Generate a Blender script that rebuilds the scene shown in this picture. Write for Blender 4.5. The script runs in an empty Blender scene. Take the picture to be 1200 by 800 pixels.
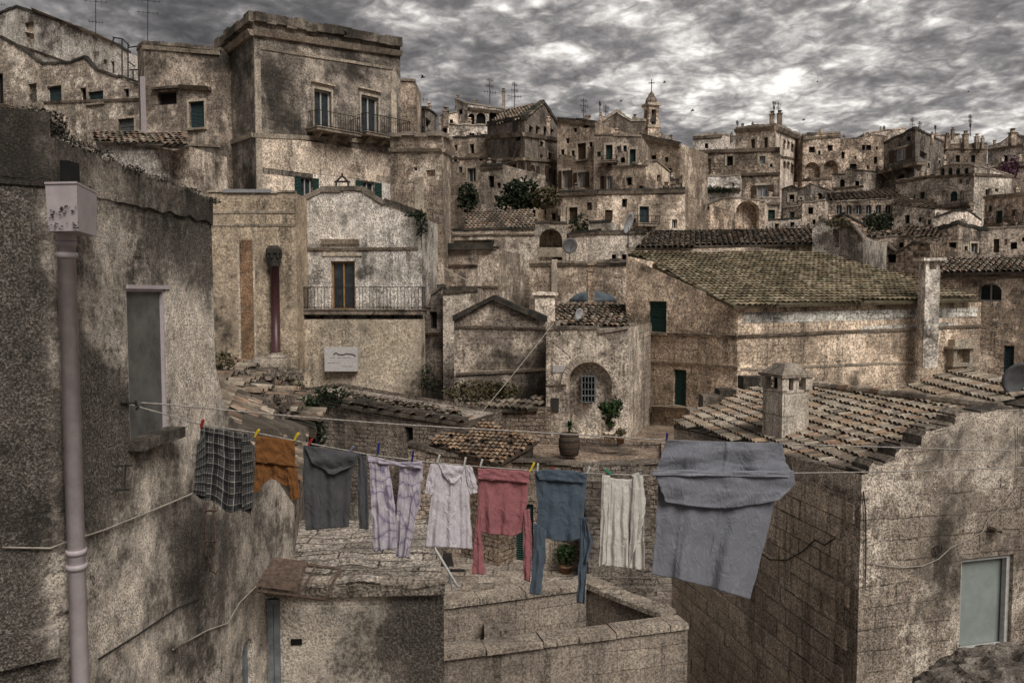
import bpy, math, random
from mathutils import Vector, noise as mnoise
R = random.Random(7)
sc = bpy.context.scene
COL = sc.collection
# ---------------------------------------------------------------- camera
F = 933.33; CX, CY = 600.0, 400.0
PITCH = math.atan(55 / F)
cam = bpy.data.cameras.new('camera'); camo = bpy.data.objects.new('camera', cam); COL.objects.link(camo)
cam.sensor_width = 36; cam.lens = 36 * F / 1200; cam.clip_start = 0.05; cam.clip_end = 9000
camo.location = (0, 0, 0); camo.rotation_euler = (math.pi / 2 - PITCH, 0, 0)
sc.camera = camo
# ---------------------------------------------------------------- light
SUN_EL, SUN_AZ = math.radians(46), math.radians(150)     # azimuth clockwise from +Y : behind, to the right
w = bpy.data.worlds.new('World'); sc.world = w; w.use_nodes = True
nt = w.node_tree; nt.nodes.clear()
def N(t, typ, **k):
    n = t.nodes.new(typ)
    for a, b in k.items(): setattr(n, a, b)
    return n
def L(t, a, b): t.links.new(a, b)
def MA(t, op, a, b=None, clamp=False):
    n = N(t, 'ShaderNodeMath', operation=op); n.use_clamp = clamp
    for i, v in enumerate((a, b)):
        if v is None: continue
        if isinstance(v, (int, float)): n.inputs[i].default_value = v
        else: L(t, v, n.inputs[i])
    return n.outputs[0]
def RAMP(t, fac, stops):
    n = N(t, 'ShaderNodeValToRGB'); cr = n.color_ramp
    while len(cr.elements) > 1: cr.elements.remove(cr.elements[0])
    cr.elements[0].position = stops[0][0]; cr.elements[0].color = (*stops[0][1], 1)
    for p, c in stops[1:]:
        e = cr.elements.new(p); e.color = (*c, 1)
    L(t, fac, n.inputs[0]); return n.outputs[0]
def MR(t, v, a, b, c, d):
    n = N(t, 'ShaderNodeMapRange'); L(t, v, n.inputs[0])
    for i, x in enumerate((a, b, c, d)): n.inputs[i + 1].default_value = x
    return n.outputs[0]
def MIX(t, fac, a, b, mode='MIX'):
    n = N(t, 'ShaderNodeMix', data_type='RGBA', blend_type=mode)
    for i, v in ((0, fac), (6, a), (7, b)):
        if isinstance(v, (int, float)): n.inputs[i].default_value = v
        elif isinstance(v, tuple): n.inputs[i].default_value = (*v, 1)
        else: L(t, v, n.inputs[i])
    return n.outputs[2]
def NOISE(t, vec, scale, detail=4, rough=.55, dist=0):
    n = N(t, 'ShaderNodeTexNoise'); n.inputs['Scale'].default_value = scale
    n.inputs['Detail'].default_value = detail; n.inputs['Roughness'].default_value = rough
    n.inputs['Distortion'].default_value = dist
    if vec is not None: L(t, vec, n.inputs['Vector'])
    return n.outputs[0]
def MAP(t, vec, sc_, loc=(0, 0, 0), rot=(0, 0, 0)):
    n = N(t, 'ShaderNodeMapping'); L(t, vec, n.inputs[0])
    n.inputs['Scale'].default_value = sc_; n.inputs['Location'].default_value = loc; n.inputs['Rotation'].default_value = rot
    return n.outputs[0]
sky = N(nt, 'ShaderNodeTexSky', sky_type='NISHITA'); sky.sun_disc = False
sky.sun_elevation = SUN_EL; sky.sun_rotation = SUN_AZ
tc = N(nt, 'ShaderNodeTexCoord'); sp = N(nt, 'ShaderNodeSeparateXYZ'); L(nt, tc.outputs['Generated'], sp.inputs[0])
zz = MA(nt, 'ADD', MA(nt, 'MAXIMUM', sp.outputs[2], 0.0), 0.2)
cb = N(nt, 'ShaderNodeCombineXYZ'); L(nt, MA(nt, 'DIVIDE', sp.outputs[0], zz), cb.inputs[0]); L(nt, MA(nt, 'DIVIDE', sp.outputs[1], zz), cb.inputs[1])
v = MAP(nt, cb.outputs[0], (1.75, 1.75, 1), (3.4, 6.3, 0), (0, 0, .2))
big = NOISE(nt, v, .7, 3, .5)
mid = NOISE(nt, v, 3.6, 4, .5, .4)
puf = NOISE(nt, v, 7.5, 3, .5, .5)
puf = MA(nt, 'ABSOLUTE', MA(nt, 'MULTIPLY', MA(nt, 'SUBTRACT', puf, .5), 3.2))
fin = NOISE(nt, v, 17, 4, .6, .4)
gl = N(nt, 'ShaderNodeVectorMath', operation='DOT_PRODUCT'); L(nt, tc.outputs['Generated'], gl.inputs[0])
_r = Vector(((900 - CX) / F, math.cos(PITCH) + (330 / F) * math.sin(PITCH), -math.sin(PITCH) + (330 / F) * math.cos(PITCH))).normalized(); gl.inputs[1].default_value = _r
glow = MA(nt, 'ADD', MR(nt, gl.outputs['Value'], .78, 1.0, -.03, .05), MR(nt, sp.outputs[2], .12, .26, -.03, 0))
s = MA(nt, 'ADD', MA(nt, 'MULTIPLY', big, .42), MA(nt, 'ADD', MA(nt, 'MULTIPLY', mid, .50), MA(nt, 'ADD', MA(nt, 'MULTIPLY', fin, .18), MA(nt, 'MULTIPLY', puf, .13))))
s = MA(nt, 'ADD', MA(nt, 'ADD', s, .006), glow)
cl = RAMP(nt, s, [(.40, (.45, .43, .435)), (.47, (.66, .63, .63)), (.54, (1.0, .95, .94)), (.60, (1.55, 1.47, 1.45)), (.645, (2.4, 2.26, 2.18)), (.70, (4.0, 3.8, 3.6)), (.76, (6.4, 6.1, 5.8))])
mx = MIX(nt, .985, sky.outputs[0], cl)
bg = N(nt, 'ShaderNodeBackground'); bg.inputs[1].default_value = .1; L(nt, mx, bg.inputs[0])
wo = N(nt, 'ShaderNodeOutputWorld'); L(nt, bg.outputs[0], wo.inputs[0])
sl = bpy.data.lights.new('sun', 'SUN'); sl.energy = 1.5; sl.angle = math.radians(30); sl.color = (1, .955, .89)
so = bpy.data.objects.new('sun', sl); COL.objects.link(so)
sd = Vector((math.sin(SUN_AZ) * math.cos(SUN_EL), math.cos(SUN_AZ) * math.cos(SUN_EL), math.sin(SUN_EL)))
so.rotation_euler = sd.to_track_quat('Z', 'Y').to_euler()
sc.view_settings.view_transform = 'Standard'; sc.view_settings.look = 'None'
sc.view_settings.exposure = 0.78; sc.view_settings.gamma = 1
sc.cycles.max_bounces = 4; sc.cycles.diffuse_bounces = 2; sc.cycles.glossy_bounces = 2; sc.cycles.transparent_max_bounces = 4

# ---------------------------------------------------------------- projection helpers
cp, sp_ = math.cos(PITCH), math.sin(PITCH)
def ray(px, py):
    x = (px - CX) / F; y = -(py - CY) / F
    d = Vector((x, cp + y * sp_, -sp_ + y * cp))
    return d / d.y
def pt(px, py, d): return ray(px, py) * d

# ---------------------------------------------------------------- mesh buffer
class Mb:
    def __init__(s): s.v = []; s.f = []; s.t = []
    def add(s, vs, fs, tint=None):
        b = len(s.v); s.v.extend([tuple(x) for x in vs]); s.f.extend([tuple(b + i for i in f) for f in fs])
        tn = tint if tint is not None else (.5, .5, .5)
        s.t.extend([tn] * len(vs))
    def quad(s, a, b, c, d, tint=None): s.add([a, b, c, d], [(0, 1, 2, 3)], tint)
    def hexa(s, p, tint=None):   # p: 8 pts bottom 4 (ccw from above) then top 4
        s.add(p, [(3, 2, 1, 0), (4, 5, 6, 7), (0, 1, 5, 4), (1, 2, 6, 5), (2, 3, 7, 6), (3, 0, 4, 7)], tint)
    def box(s, c, sx, sy, sz, rz=0, tint=None, taper=1.0):
        c = Vector(c); co, si = math.cos(rz), math.sin(rz); p = []
        for z, k in ((-.5, 1), (.5, taper)):
            for x, y in ((-.5, -.5), (.5, -.5), (.5, .5), (-.5, .5)):
                X, Y = x * sx * k, y * sy * k
                p.append(c + Vector((X * co - Y * si, X * si + Y * co, z * sz)))
        s.hexa(p, tint)
    def tube(s, pts, r, n=6, caps=True, r2=None):
        pts = [Vector(p) for p in pts]; b = len(s.v); m = len(pts); vs = []; fs = []
        for i, p in enumerate(pts):
            t = (pts[min(i + 1, m - 1)] - pts[max(i - 1, 0)]).normalized()
            u = t.cross(Vector((0, 0, 1)));
            if u.length < .05: u = t.cross(Vector((0, 1, 0)))
            u.normalize(); w_ = t.cross(u)
            rr = r if r2 is None else r + (r2 - r) * i / max(1, m - 1)
            for k in range(n):
                a = 2 * math.pi * k / n; vs.append(p + (u * math.cos(a) + w_ * math.sin(a)) * rr)
        for i in range(m - 1):
            for k in range(n):
                fs.append((i * n + k, i * n + (k + 1) % n, (i + 1) * n + (k + 1) % n, (i + 1) * n + k))
        if caps: fs.append(tuple(range(n))); fs.append(tuple(reversed(range((m - 1) * n, m * n))))
        s.add(vs, fs)
    def lathe(s, base, prof, n=16, sx=1, sy=1, rz=0):
        base = Vector(base); vs = []; fs = []
        for r, z in prof:
            for k in range(n):
                a = 2 * math.pi * k / n + rz; vs.append(base + Vector((math.cos(a) * r * sx, math.sin(a) * r * sy, z)))
        m = len(prof)
        for i in range(m - 1):
            for k in range(n): fs.append((i * n + k, i * n + (k + 1) % n, (i + 1) * n + (k + 1) % n, (i + 1) * n + k))
        fs.append(tuple(reversed(range(n)))); fs.append(tuple(range((m - 1) * n, m * n)))
        s.add(vs, fs)
    def build(s, name, mat, parent=None, smooth=False, org=None):
        me = bpy.data.meshes.new(name)
        o_ = org if org is not None else (parent_org(parent) if parent is not None else Vector((0, 0, 0)))
        me.from_pydata([(a[0] - o_[0], a[1] - o_[1], a[2] - o_[2]) for a in s.v], [], s.f)
        uvl = me.uv_layers.new(name='UVMap').data
        vs = s.v
        for p in me.polygons:
            n = p.normal
            hz = math.hypot(n.x, n.y)
            if hz < .6:
                for li in p.loop_indices:
                    q = vs[me.loops[li].vertex_index]; uvl[li].uv = (q[0], q[1])
            else:
                tx, ty = -n.y / hz, n.x / hz
                for li in p.loop_indices:
                    q = vs[me.loops[li].vertex_index]; uvl[li].uv = (q[0] * tx + q[1] * ty, q[2])
        ca = me.color_attributes.new('tint', 'FLOAT_COLOR', 'POINT')
        ca.data.foreach_set('color', [c for t in s.t for c in (*t, 1.0)])
        if smooth: me.polygons.foreach_set('use_smooth', [True] * len(me.polygons))
        me.materials.append(mat if not isinstance(mat, str) else M[mat])
        o = bpy.data.objects.new(name, me); COL.objects.link(o)
        if parent is not None: o.parent = parent
        else: o.location = o_
        return o
def parent_org(p):
    while p.parent is not None: p = p.parent
    return Vector(p.location)
def tag(o, label=None, cat=None, group=None, kind=None):
    if label: o['label'] = label
    if cat: o['category'] = cat
    if group: o['group'] = group
    if kind: o['kind'] = kind
    return o
def root(name, loc, label, cat, group=None):
    o = bpy.data.objects.new(name, None); COL.objects.link(o); o.location = loc
    return tag(o, label, cat, group)

# ---------------------------------------------------------------- materials
M = {}
def base(name, rough=.9):
    m = bpy.data.materials.new(name); m.use_nodes = True; t = m.node_tree
    b = t.nodes['Principled BSDF']; b.inputs['Roughness'].default_value = rough
    b.inputs['Specular IOR Level'].default_value = .2
    M[name] = m; return m, t, b
def stone(name, c1, c2, cm, bw, bh, mort=.012, grime=.45, gs=8., plaster=0., pc=(.3, .26, .2), rub=False, bump=.03, gcol=(.032, .028, .024), con=1.25, seed=0., spk=0., bias=None, kw=None, mm=.08):
    m, t, b = base(name)
    uv = N(t, 'ShaderNodeUVMap').outputs[0]
    pos0 = N(t, 'ShaderNodeNewGeometry').outputs['Position']
    pos = MAP(t, pos0, (1, 1, 1), (seed * 13.1, seed * 7.7, seed * 3.3))
    wob = N(t, 'ShaderNodeTexNoise'); wob.inputs['Scale'].default_value = .9 / bw; wob.inputs['Detail'].default_value = 2; L(t, pos, wob.inputs['Vector'])
    va = N(t, 'ShaderNodeVectorMath', operation='MULTIPLY_ADD'); L(t, wob.outputs['Color'], va.inputs[0])
    k = bh * ((.35 if not rub else .8) if kw is None else kw); va.inputs[1].default_value = (k, k, 0); L(t, uv, va.inputs[2])
    if rub:
        sv = MAP(t, va.outputs[0], (1 / bw, 1 / bh, 1))
        v1 = N(t, 'ShaderNodeTexVoronoi', voronoi_dimensions='2D', feature='DISTANCE_TO_EDGE'); v1.inputs['Scale'].default_value = 1; L(t, sv, v1.inputs['Vector'])
        v2 = N(t, 'ShaderNodeTexVoronoi', voronoi_dimensions='2D', feature='F1'); v2.inputs['Scale'].default_value = 1; L(t, sv, v2.inputs['Vector'])
        bs = N(t, 'ShaderNodeSeparateColor'); L(t, v2.outputs['Color'], bs.inputs[0])
        mf = MR(t, v1.outputs['Distance'], .02, .13, 1, 0)
        cc = MIX(t, bs.outputs[0], c1, c2); col = MIX(t, mf, cc, cm)
    else:
        br = N(t, 'ShaderNodeTexBrick'); L(t, va.outputs[0], br.inputs['Vector'])
        br.inputs['Color1'].default_value = (*c1, 1); br.inputs['Color2'].default_value = (*c2, 1); br.inputs['Mortar'].default_value = (*[(p + q) / 2 for p, q in zip(c1, c2)], 1)
        br.inputs['Scale'].default_value = 1; br.inputs['Mortar Size'].default_value = mort; br.inputs['Mortar Smooth'].default_value = .4
        br.inputs['Brick Width'].default_value = bw; br.inputs['Row Height'].default_value = bh; br.inputs['Bias'].default_value = -.1
        mf = MA(t, 'MULTIPLY', br.outputs['Fac'], MR(t, NOISE(t, MAP(t, pos, (1, 1, 1.6), (2, 4, 6)), 1.1 / bw * .5, 4, .7), .42, .58, mm, .95)); col = MIX(t, mf, br.outputs['Color'], cm)
    n1 = NOISE(t, pos, .38 * max(1, gs / 8), 7, .66)
    n2 = NOISE(t, pos, gs * .5, 5, .7, .3)
    n3 = NOISE(t, pos, gs * 3.3, 3, .75)
    n4 = NOISE(t, MAP(t, pos, (1, 1, .8), (3, 8, 1)), gs * 1.5, 6, .8)
    hgt_m = mf
    if plaster > 0:
        pf = MR(t, MA(t, 'ADD', MA(t, 'MULTIPLY', n1, .7), MA(t, 'MULTIPLY', n2, .3)), .62 - .26 * plaster, .66 - .26 * plaster, 1, 0)
        pf = MA(t, 'MAXIMUM', MA(t, 'SUBTRACT', 1.0, pf), 0.0)
        pcol = MIX(t, n2, tuple(x * .75 for x in pc), tuple(min(1, x * 1.25) for x in pc))
        col = MIX(t, pf, col, pcol); hgt_m = MA(t, 'MULTIPLY', mf, MA(t, 'SUBTRACT', 1.0, MA(t, 'MULTIPLY', pf, .85)))
    c = .44 * con; a = .2 * con
    val = MA(t, 'MULTIPLY', MR(t, n3, .38, .62, 1 - c, 1 + c * 1.15), MR(t, n4, .36, .64, 1 - a * 1.4, 1 + a * 1.3))
    val = MA(t, 'MULTIPLY', val, MA(t, 'MULTIPLY', MR(t, n1, .35, .65, .68, 1.35), MR(t, n2, .36, .64, 1 - a * .7, 1 + a * .7)))
    if name.startswith('st_'):
        oi = N(t, 'ShaderNodeObjectInfo'); val = MA(t, 'MULTIPLY', val, MR(t, oi.outputs['Random'], 0, 1, .8, 1.28))
        warm = MR(t, MA(t, 'FRACT', MA(t, 'MULTIPLY', oi.outputs['Random'], 7.3)), 0, 1, -.07, .07)
    else: warm = None
    cv = N(t, 'ShaderNodeCombineColor'); L(t, val, cv.inputs[1])
    L(t, MA(t, 'MULTIPLY', val, MA(t, 'ADD', warm, 1.02)) if warm else val, cv.inputs[0]); L(t, MA(t, 'MULTIPLY', val, MA(t, 'SUBTRACT', 1.0, warm)) if warm else val, cv.inputs[2])
    col = MIX(t, 1.0, col, cv.outputs[0], 'MULTIPLY')
    # narrow run-off streaks and speckled crusts of black growth
    st = NOISE(t, MAP(t, pos, (1, 1, .07)), max(2.2, gs * .55), 4, .7, .1)
    sf = MA(t, 'MULTIPLY', MR(t, st, .5, .6, 0, .6), MR(t, NOISE(t, MAP(t, pos, (1, 1, .5), (8, 1, 4)), .4, 3), .44, .58, 0, 1))
    col = MIX(t, MA(t, 'MULTIPLY', sf, MR(t, n3, .4, .6, 1, .55)), col, gcol)
    bl = NOISE(t, MAP(t, pos, (1, 1, .9), (5, 9, 2)), .42 * max(1, gs / 12), 8, .68, .2)
    g = MA(t, 'ADD', MA(t, 'MULTIPLY', bl, .62), MA(t, 'ADD', MA(t, 'MULTIPLY', n4, .2 + spk * .3), MA(t, 'MULTIPLY', n3, .18 + spk * .2)))
    g = MA(t, 'ADD', g, -.5 * spk * .5)
    if bias:
        sx = N(t, 'ShaderNodeSeparateXYZ'); L(t, pos0, sx.inputs[0])
        for ax, a_, b_, amt in bias: g = MA(t, 'ADD', g, MR(t, sx.outputs[ax], a_, b_, 0, amt))
    gf = MA(t, 'MULTIPLY', MR(t, n3, .44, .66, 1, .84), MR(t, g, .595 - .15 * grime, .65 - .14 * grime, 0, .92))
    col = MIX(t, gf, col, gcol)
    sepc = MR(t, NOISE(t, MAP(t, pos, (1, 1, 1), (3, 3, 3)), .8, 3), .5, .7, 0, .35)
    col = MIX(t, sepc, col, MIX(t, .5, col, (.30, .2, .11), 'MULTIPLY'))
    L(t, col, b.inputs['Base Color'])
    h = MA(t, 'ADD', MA(t, 'MULTIPLY', n3, .7), MA(t, 'SUBTRACT', MA(t, 'MULTIPLY', n4, .9), MA(t, 'MULTIPLY', hgt_m, .8)))
    bp = N(t, 'ShaderNodeBump'); bp.inputs['Strength'].default_value = .9; bp.inputs['Distance'].default_value = bump
    L(t, h, bp.inputs['Height']); L(t, bp.outputs[0], b.inputs['Normal'])
    return m
W1, W2, W3 = (.43, .345, .265), (.25, .2, .155), (.13, .105, .082)
stone('st_warm', W1, W2, W3, .46, .24, grime=.32, gs=3.6, seed=1, mort=.010, plaster=.35, pc=(.54, .45, .36), spk=.25)
stone('st_pale', (.52, .44, .355), (.37, .31, .25), (.2, .165, .13), .5, .25, plaster=.4, pc=(.56, .48, .39), grime=.32, gs=3.6, seed=2)
stone('st_dark', (.29, .235, .19), (.19, .155, .125), (.08, .065, .055), .42, .22, grime=.5, gs=3.6, seed=3, spk=.2)
stone('st_palazzo', (.34, .275, .215), (.24, .195, .155), (.14, .11, .085), .5, .25, grime=.66, gs=3.2, plaster=.45, pc=(.44, .36, .285), seed=4, spk=.3)
stone('st_plaster', (.40, .34, .28), (.29, .245, .2), (.16, .135, .11), .45, .24, grime=.22, gs=3.6, plaster=.75, pc=(.60, .525, .44), seed=5, spk=.25)
stone('st_yellow', (.40, .32, .235), (.33, .265, .195), (.19, .155, .11), .5, .27, grime=.36, gs=3.6, plaster=1.6, pc=(.41, .33, .24), seed=6, con=1, spk=.1)
stone('st_rubble', (.34, .28, .225), (.19, .155, .125), (.09, .072, .058), .33, .15, mort=.022, grime=.4, gs=5, bump=.06, seed=7, kw=1.1, spk=.2)
stone('st_rubble_pale', (.50, .43, .36), (.36, .31, .255), (.18, .15, .12), .3, .13, mort=.014, grime=.38, gs=5, bump=.05, seed=8, kw=.9, plaster=.7, pc=(.58, .505, .425), con=1.4, spk=.2)
stone('st_far', (.37, .3, .24), (.23, .19, .15), (.12, .095, .078), .6, .34, mort=.02, grime=.34, gs=1.5, bump=.08, seed=9, plaster=.5, pc=(.48, .4, .325), con=1.4, spk=.15)
stone('st_far_pale', (.58, .5, .42), (.44, .375, .31), (.27, .22, .18), .6, .34, mort=.02, grime=.2, gs=1.5, bump=.08, seed=10, plaster=.7, pc=(.68, .59, .5), con=1.3, spk=.15)
stone('st_far_dark', (.33, .27, .215), (.22, .18, .145), (.08, .065, .055), .6, .34, mort=.025, grime=.45, gs=1.5, bump=.08, seed=11, con=1.5, spk=.2)
stone('st_far_rub', (.42, .35, .28), (.2, .165, .135), (.08, .065, .055), .7, .36, mort=.05, grime=.45, gs=1.5, bump=.12, seed=12, kw=1.2, con=1.5, spk=.2)
NB = [(0, -2.6, -2.7, .11), (2, -.3, .7, .10)]
stone('near_left', (.46, .40, .34), (.33, .285, .24), (.18, .15, .125), .62, .30, grime=.72, gs=24, plaster=.8, pc=(.74, .65, .555), bump=.02, seed=13, con=1.5, spk=.5, bias=NB)
stone('near_left_mould', (.36, .31, .26), (.26, .22, .185), (.06, .05, .045), .8, .35, grime=.9, gs=24, plaster=.6, pc=(.38, .33, .28), bump=.025, seed=14, con=1.35, spk=.7)
stone('near_terrace', (.62, .55, .475), (.52, .46, .39), (.28, .24, .2), .62, .30, grime=.42, gs=13, plaster=1.0, pc=(.66, .585, .5), bump=.02, seed=33, con=1.1, spk=.5, bias=[(0, -1.35, -.75, .17)])
stone('near_right', (.42, .35, .285), (.29, .24, .195), (.15, .125, .1), .62, .27, grime=.42, gs=13, plaster=.5, pc=(.50, .43, .36), bump=.02, seed=15, con=1.5, spk=.4)
stone('near_right_side', (.68, .565, .455), (.45, .37, .295), (.7, .61, .51), .6, .29, mort=.026, grime=.22, gs=11, bump=.025, seed=16, con=1.1, spk=.3, mm=.6)
stone('parapet', (.34, .29, .24), (.27, .225, .185), (.2, .165, .14), .62, .26, mort=.007, grime=.16, gs=11, bump=.012, seed=17, con=1.0, spk=.2)
stone('coping', (.39, .33, .27), (.28, .235, .19), (.14, .115, .1), 1.1, .6, mort=.01, grime=.42, gs=11, bump=.02, seed=18, spk=.3)
stone('coping_mould', (.29, .24, .195), (.19, .16, .13), (.05, .045, .04), 1.1, .6, mort=.01, grime=.78, gs=5, bump=.05, seed=19, spk=.4)
stone('terrace_top', (.48, .42, .36), (.31, .265, .225), (.13, .11, .09), .9, .17, mort=.012, grime=.3, gs=11, bump=.05, seed=20, con=1.5, kw=.5, spk=.3)
stone('paving', (.4, .34, .285), (.28, .235, .19), (.1, .08, .07), .9, .6, mort=.03, grime=.3, gs=5, bump=.04, seed=21, spk=.2)
stone('chimney_block', (.6, .53, .45), (.52, .46, .385), (.24, .2, .165), .46, .36, mort=.010, grime=.1, gs=11, bump=.012, seed=22, con=.8)
stone('trim', (.54, .46, .37), (.44, .375, .3), (.28, .23, .18), 2, 2, mort=.005, grime=.25, gs=5, bump=.02, seed=23, con=1)
stone('trim_dark', (.34, .28, .22), (.26, .21, .17), (.14, .11, .09), 2, 2, mort=.005, grime=.5, gs=5, bump=.03, seed=24)
stone('far_white', (.66, .575, .485), (.5, .43, .36), (.25, .21, .17), .6, .34, mort=.02, grime=.2, gs=1.5, bump=.08, seed=41, plaster=.5, pc=(.74, .65, .555), con=1.2, spk=.15)
stone('hill', (.24, .2, .16), (.13, .11, .085), (.05, .045, .035), 1.2, .8, grime=.5, gs=1.2, rub=True, bump=.15, seed=25)
stone('brick_strip', (.24, .15, .09), (.19, .115, .07), (.3, .25, .18), .5, .5, mort=.015, grime=.35, gs=3.6, bump=.02, seed=26)
stone('white_chunk', (.72, .69, .63), (.6, .57, .51), (.25, .21, .17), .36, .22, mort=.03, grime=.42, gs=3.6, seed=27, con=1.2, kw=1.2, spk=.6)

def tile_mat(name, cols, moss=(.1, .085, .03), mamt=.3, gs=8.):
    m, t, b = base(name)
    at = N(t, 'ShaderNodeAttribute', attribute_name='tint'); sc_ = N(t, 'ShaderNodeSeparateColor'); L(t, at.outputs['Color'], sc_.inputs[0])
    col = RAMP(t, sc_.outputs[0], [(i / (len(cols) - 1), c) for i, c in enumerate(cols)])
    pos = N(t, 'ShaderNodeNewGeometry').outputs['Position']
    n2 = NOISE(t, pos, gs * .4, 5, .7); n3 = NOISE(t, pos, gs * 2, 4, .8)
    val = MA(t, 'MULTIPLY', MR(t, n2, .36, .64, .6, 1.4), MR(t, n3, .36, .64, .6, 1.4))
    cv = N(t, 'ShaderNodeCombineColor'); [L(t, val, cv.inputs[i]) for i in range(3)]
    col = MIX(t, 1.0, col, cv.outputs[0], 'MULTIPLY')
    mf = MR(t, MA(t, 'ADD', MA(t, 'MULTIPLY', NOISE(t, pos, .7, 6, .7), .7), MA(t, 'MULTIPLY', n3, .3)), .62 - .25 * mamt, .66 - .18 * mamt, 0, .85)
    col = MIX(t, mf, col, moss)
    L(t, col, b.inputs['Base Color'])
    bp = N(t, 'ShaderNodeBump'); bp.inputs['Distance'].default_value = .03; L(t, n3, bp.inputs['Height']); L(t, bp.outputs[0], b.inputs['Normal'])
tile_mat('tile_near', [(.13, .11, .09), (.34, .27, .2), (.5, .42, .32), (.40, .26, .17), (.28, .235, .195), (.55, .47, .37), (.38, .32, .26)], (.12, .1, .08), .35, 14)
tile_mat('tile_moss', [(.15, .125, .085), (.36, .3, .2), (.52, .45, .31), (.26, .21, .14), (.44, .34, .22), (.5, .44, .33)], (.15, .125, .075), .5, 6)
tile_mat('tile_far', [(.12, .1, .08), (.26, .21, .16), (.4, .34, .27), (.3, .19, .13), (.2, .17, .14)], (.07, .06, .045), .5, 4)
tile_mat('tile_red', [(.1, .075, .06), (.36, .23, .14), (.42, .31, .21), (.27, .16, .1), (.26, .215, .175)], (.08, .07, .05), .3, 8)
tile_mat('tile_edge', [(.05, .045, .04), (.12, .1, .08)], (.03, .03, .025), .6, 8)

def plain(name, c, rough=.7, var=.25, sc_=12, bump=.005, spec=.3, metal=0):
    m, t, b = base(name, rough); b.inputs['Specular IOR Level'].default_value = spec; b.inputs['Metallic'].default_value = metal
    pos = N(t, 'ShaderNodeNewGeometry').outputs['Position']; n = NOISE(t, pos, sc_, 5, .7)
    col = MIX(t, MR(t, n, .35, .65, 0, 1), tuple(x * (1 - var) for x in c), tuple(min(1, x * (1 + var)) for x in c))
    L(t, col, b.inputs['Base Color'])
    bp = N(t, 'ShaderNodeBump'); bp.inputs['Distance'].default_value = bump; L(t, n, bp.inputs['Height']); L(t, bp.outputs[0], b.inputs['Normal'])
    return m, t, b
plain('glass', (.035, .042, .045), .12, .5, 3, .001, .6)
plain('glass_grey', (.12, .12, .112), .45, .35, 5, .002, .3); plain('glass_pale', (.3, .3, .3), .3, .5, 2, .001, .5)
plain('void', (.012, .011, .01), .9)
def louver(name, c):
    m, t, b = plain(name, c, .6)
    uv = N(t, 'ShaderNodeUVMap').outputs[0]
    wv = N(t, 'ShaderNodeTexWave', bands_direction='Y'); wv.inputs['Scale'].default_value = 4.2; wv.inputs['Distortion'].default_value = .3; L(t, uv, wv.inputs['Vector'])
    bp = N(t, 'ShaderNodeBump'); bp.inputs['Distance'].default_value = .04; L(t, wv.outputs['Fac'], bp.inputs['Height']); L(t, bp.outputs[0], b.inputs['Normal'])
louver('shut_green', (.02, .058, .048)); louver('shut_blue', (.04, .066, .072)); louver('shut_brown', (.09, .055, .035)); louver('shut_grey', (.16, .17, .17))
plain('frame_white', (.5, .49, .47), .6, .2); plain('frame_brown', (.22, .13, .07), .6); plain('frame_orange', (.34, .19, .08), .55)
plain('frame_dark', (.05, .045, .04), .6); plain('iron', (.035, .03, .028), .6, .4); plain('rust', (.13, .09, .068), .8, .5, 20)
plain('pipe_mauve', (.50, .44, .45), .45, .12, 9, .002); plain('pipe_brown', (.07, .028, .03), .4, .3, 8, .002, .5)
plain('cable', (.03, .027, .025), .7, .2); plain('rope', (.34, .31, .28), .9, .5, 60); plain('cable_pale', (.4, .36, .31), .8, .3)
plain('zinc', (.3, .3, .31), .5, .25); plain('dish', (.42, .42, .43), .5, .2, 6); plain('dish_grey', (.13, .13, .135), .45, .25, 6)
plain('bluegrey', (.21, .235, .25), .55, .35, 5); plain('curtain', (.28, .315, .30), .4, .12, 4, .002, .5)
plain('leaf', (.035, .06, .02), .6, .6, 9); plain('leaf_dark', (.02, .032, .014), .7, .6, 6); plain('leaf_dry', (.1, .085, .045), .8, .6, 8)
plain('leaf_purple', (.1, .03, .07), .7, .5, 8)
plain('moss', (.05, .047, .035), .95, .9, 14, .03); plain('wood', (.075, .05, .035), .8, .4, 16); plain('terracotta', (.22, .12, .075), .8, .3, 10)
plain('marble', (.55, .52, .5), .5, .15, 12, .003); plain('ink', (.12, .1, .09), .8)
plain('tarp', (.12, .15, .175), .6, .35, 2, .02)
for nme, c in (('peg_red', (.35, .03, .03)), ('peg_yellow', (.75, .55, .03)), ('peg_white', (.6, .6, .55)), ('peg_blue', (.02, .03, .16)), ('peg_green', (.03, .3, .16)), ('peg_grey', (.2, .22, .3))):
    plain(nme, c, .4, .08)
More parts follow.
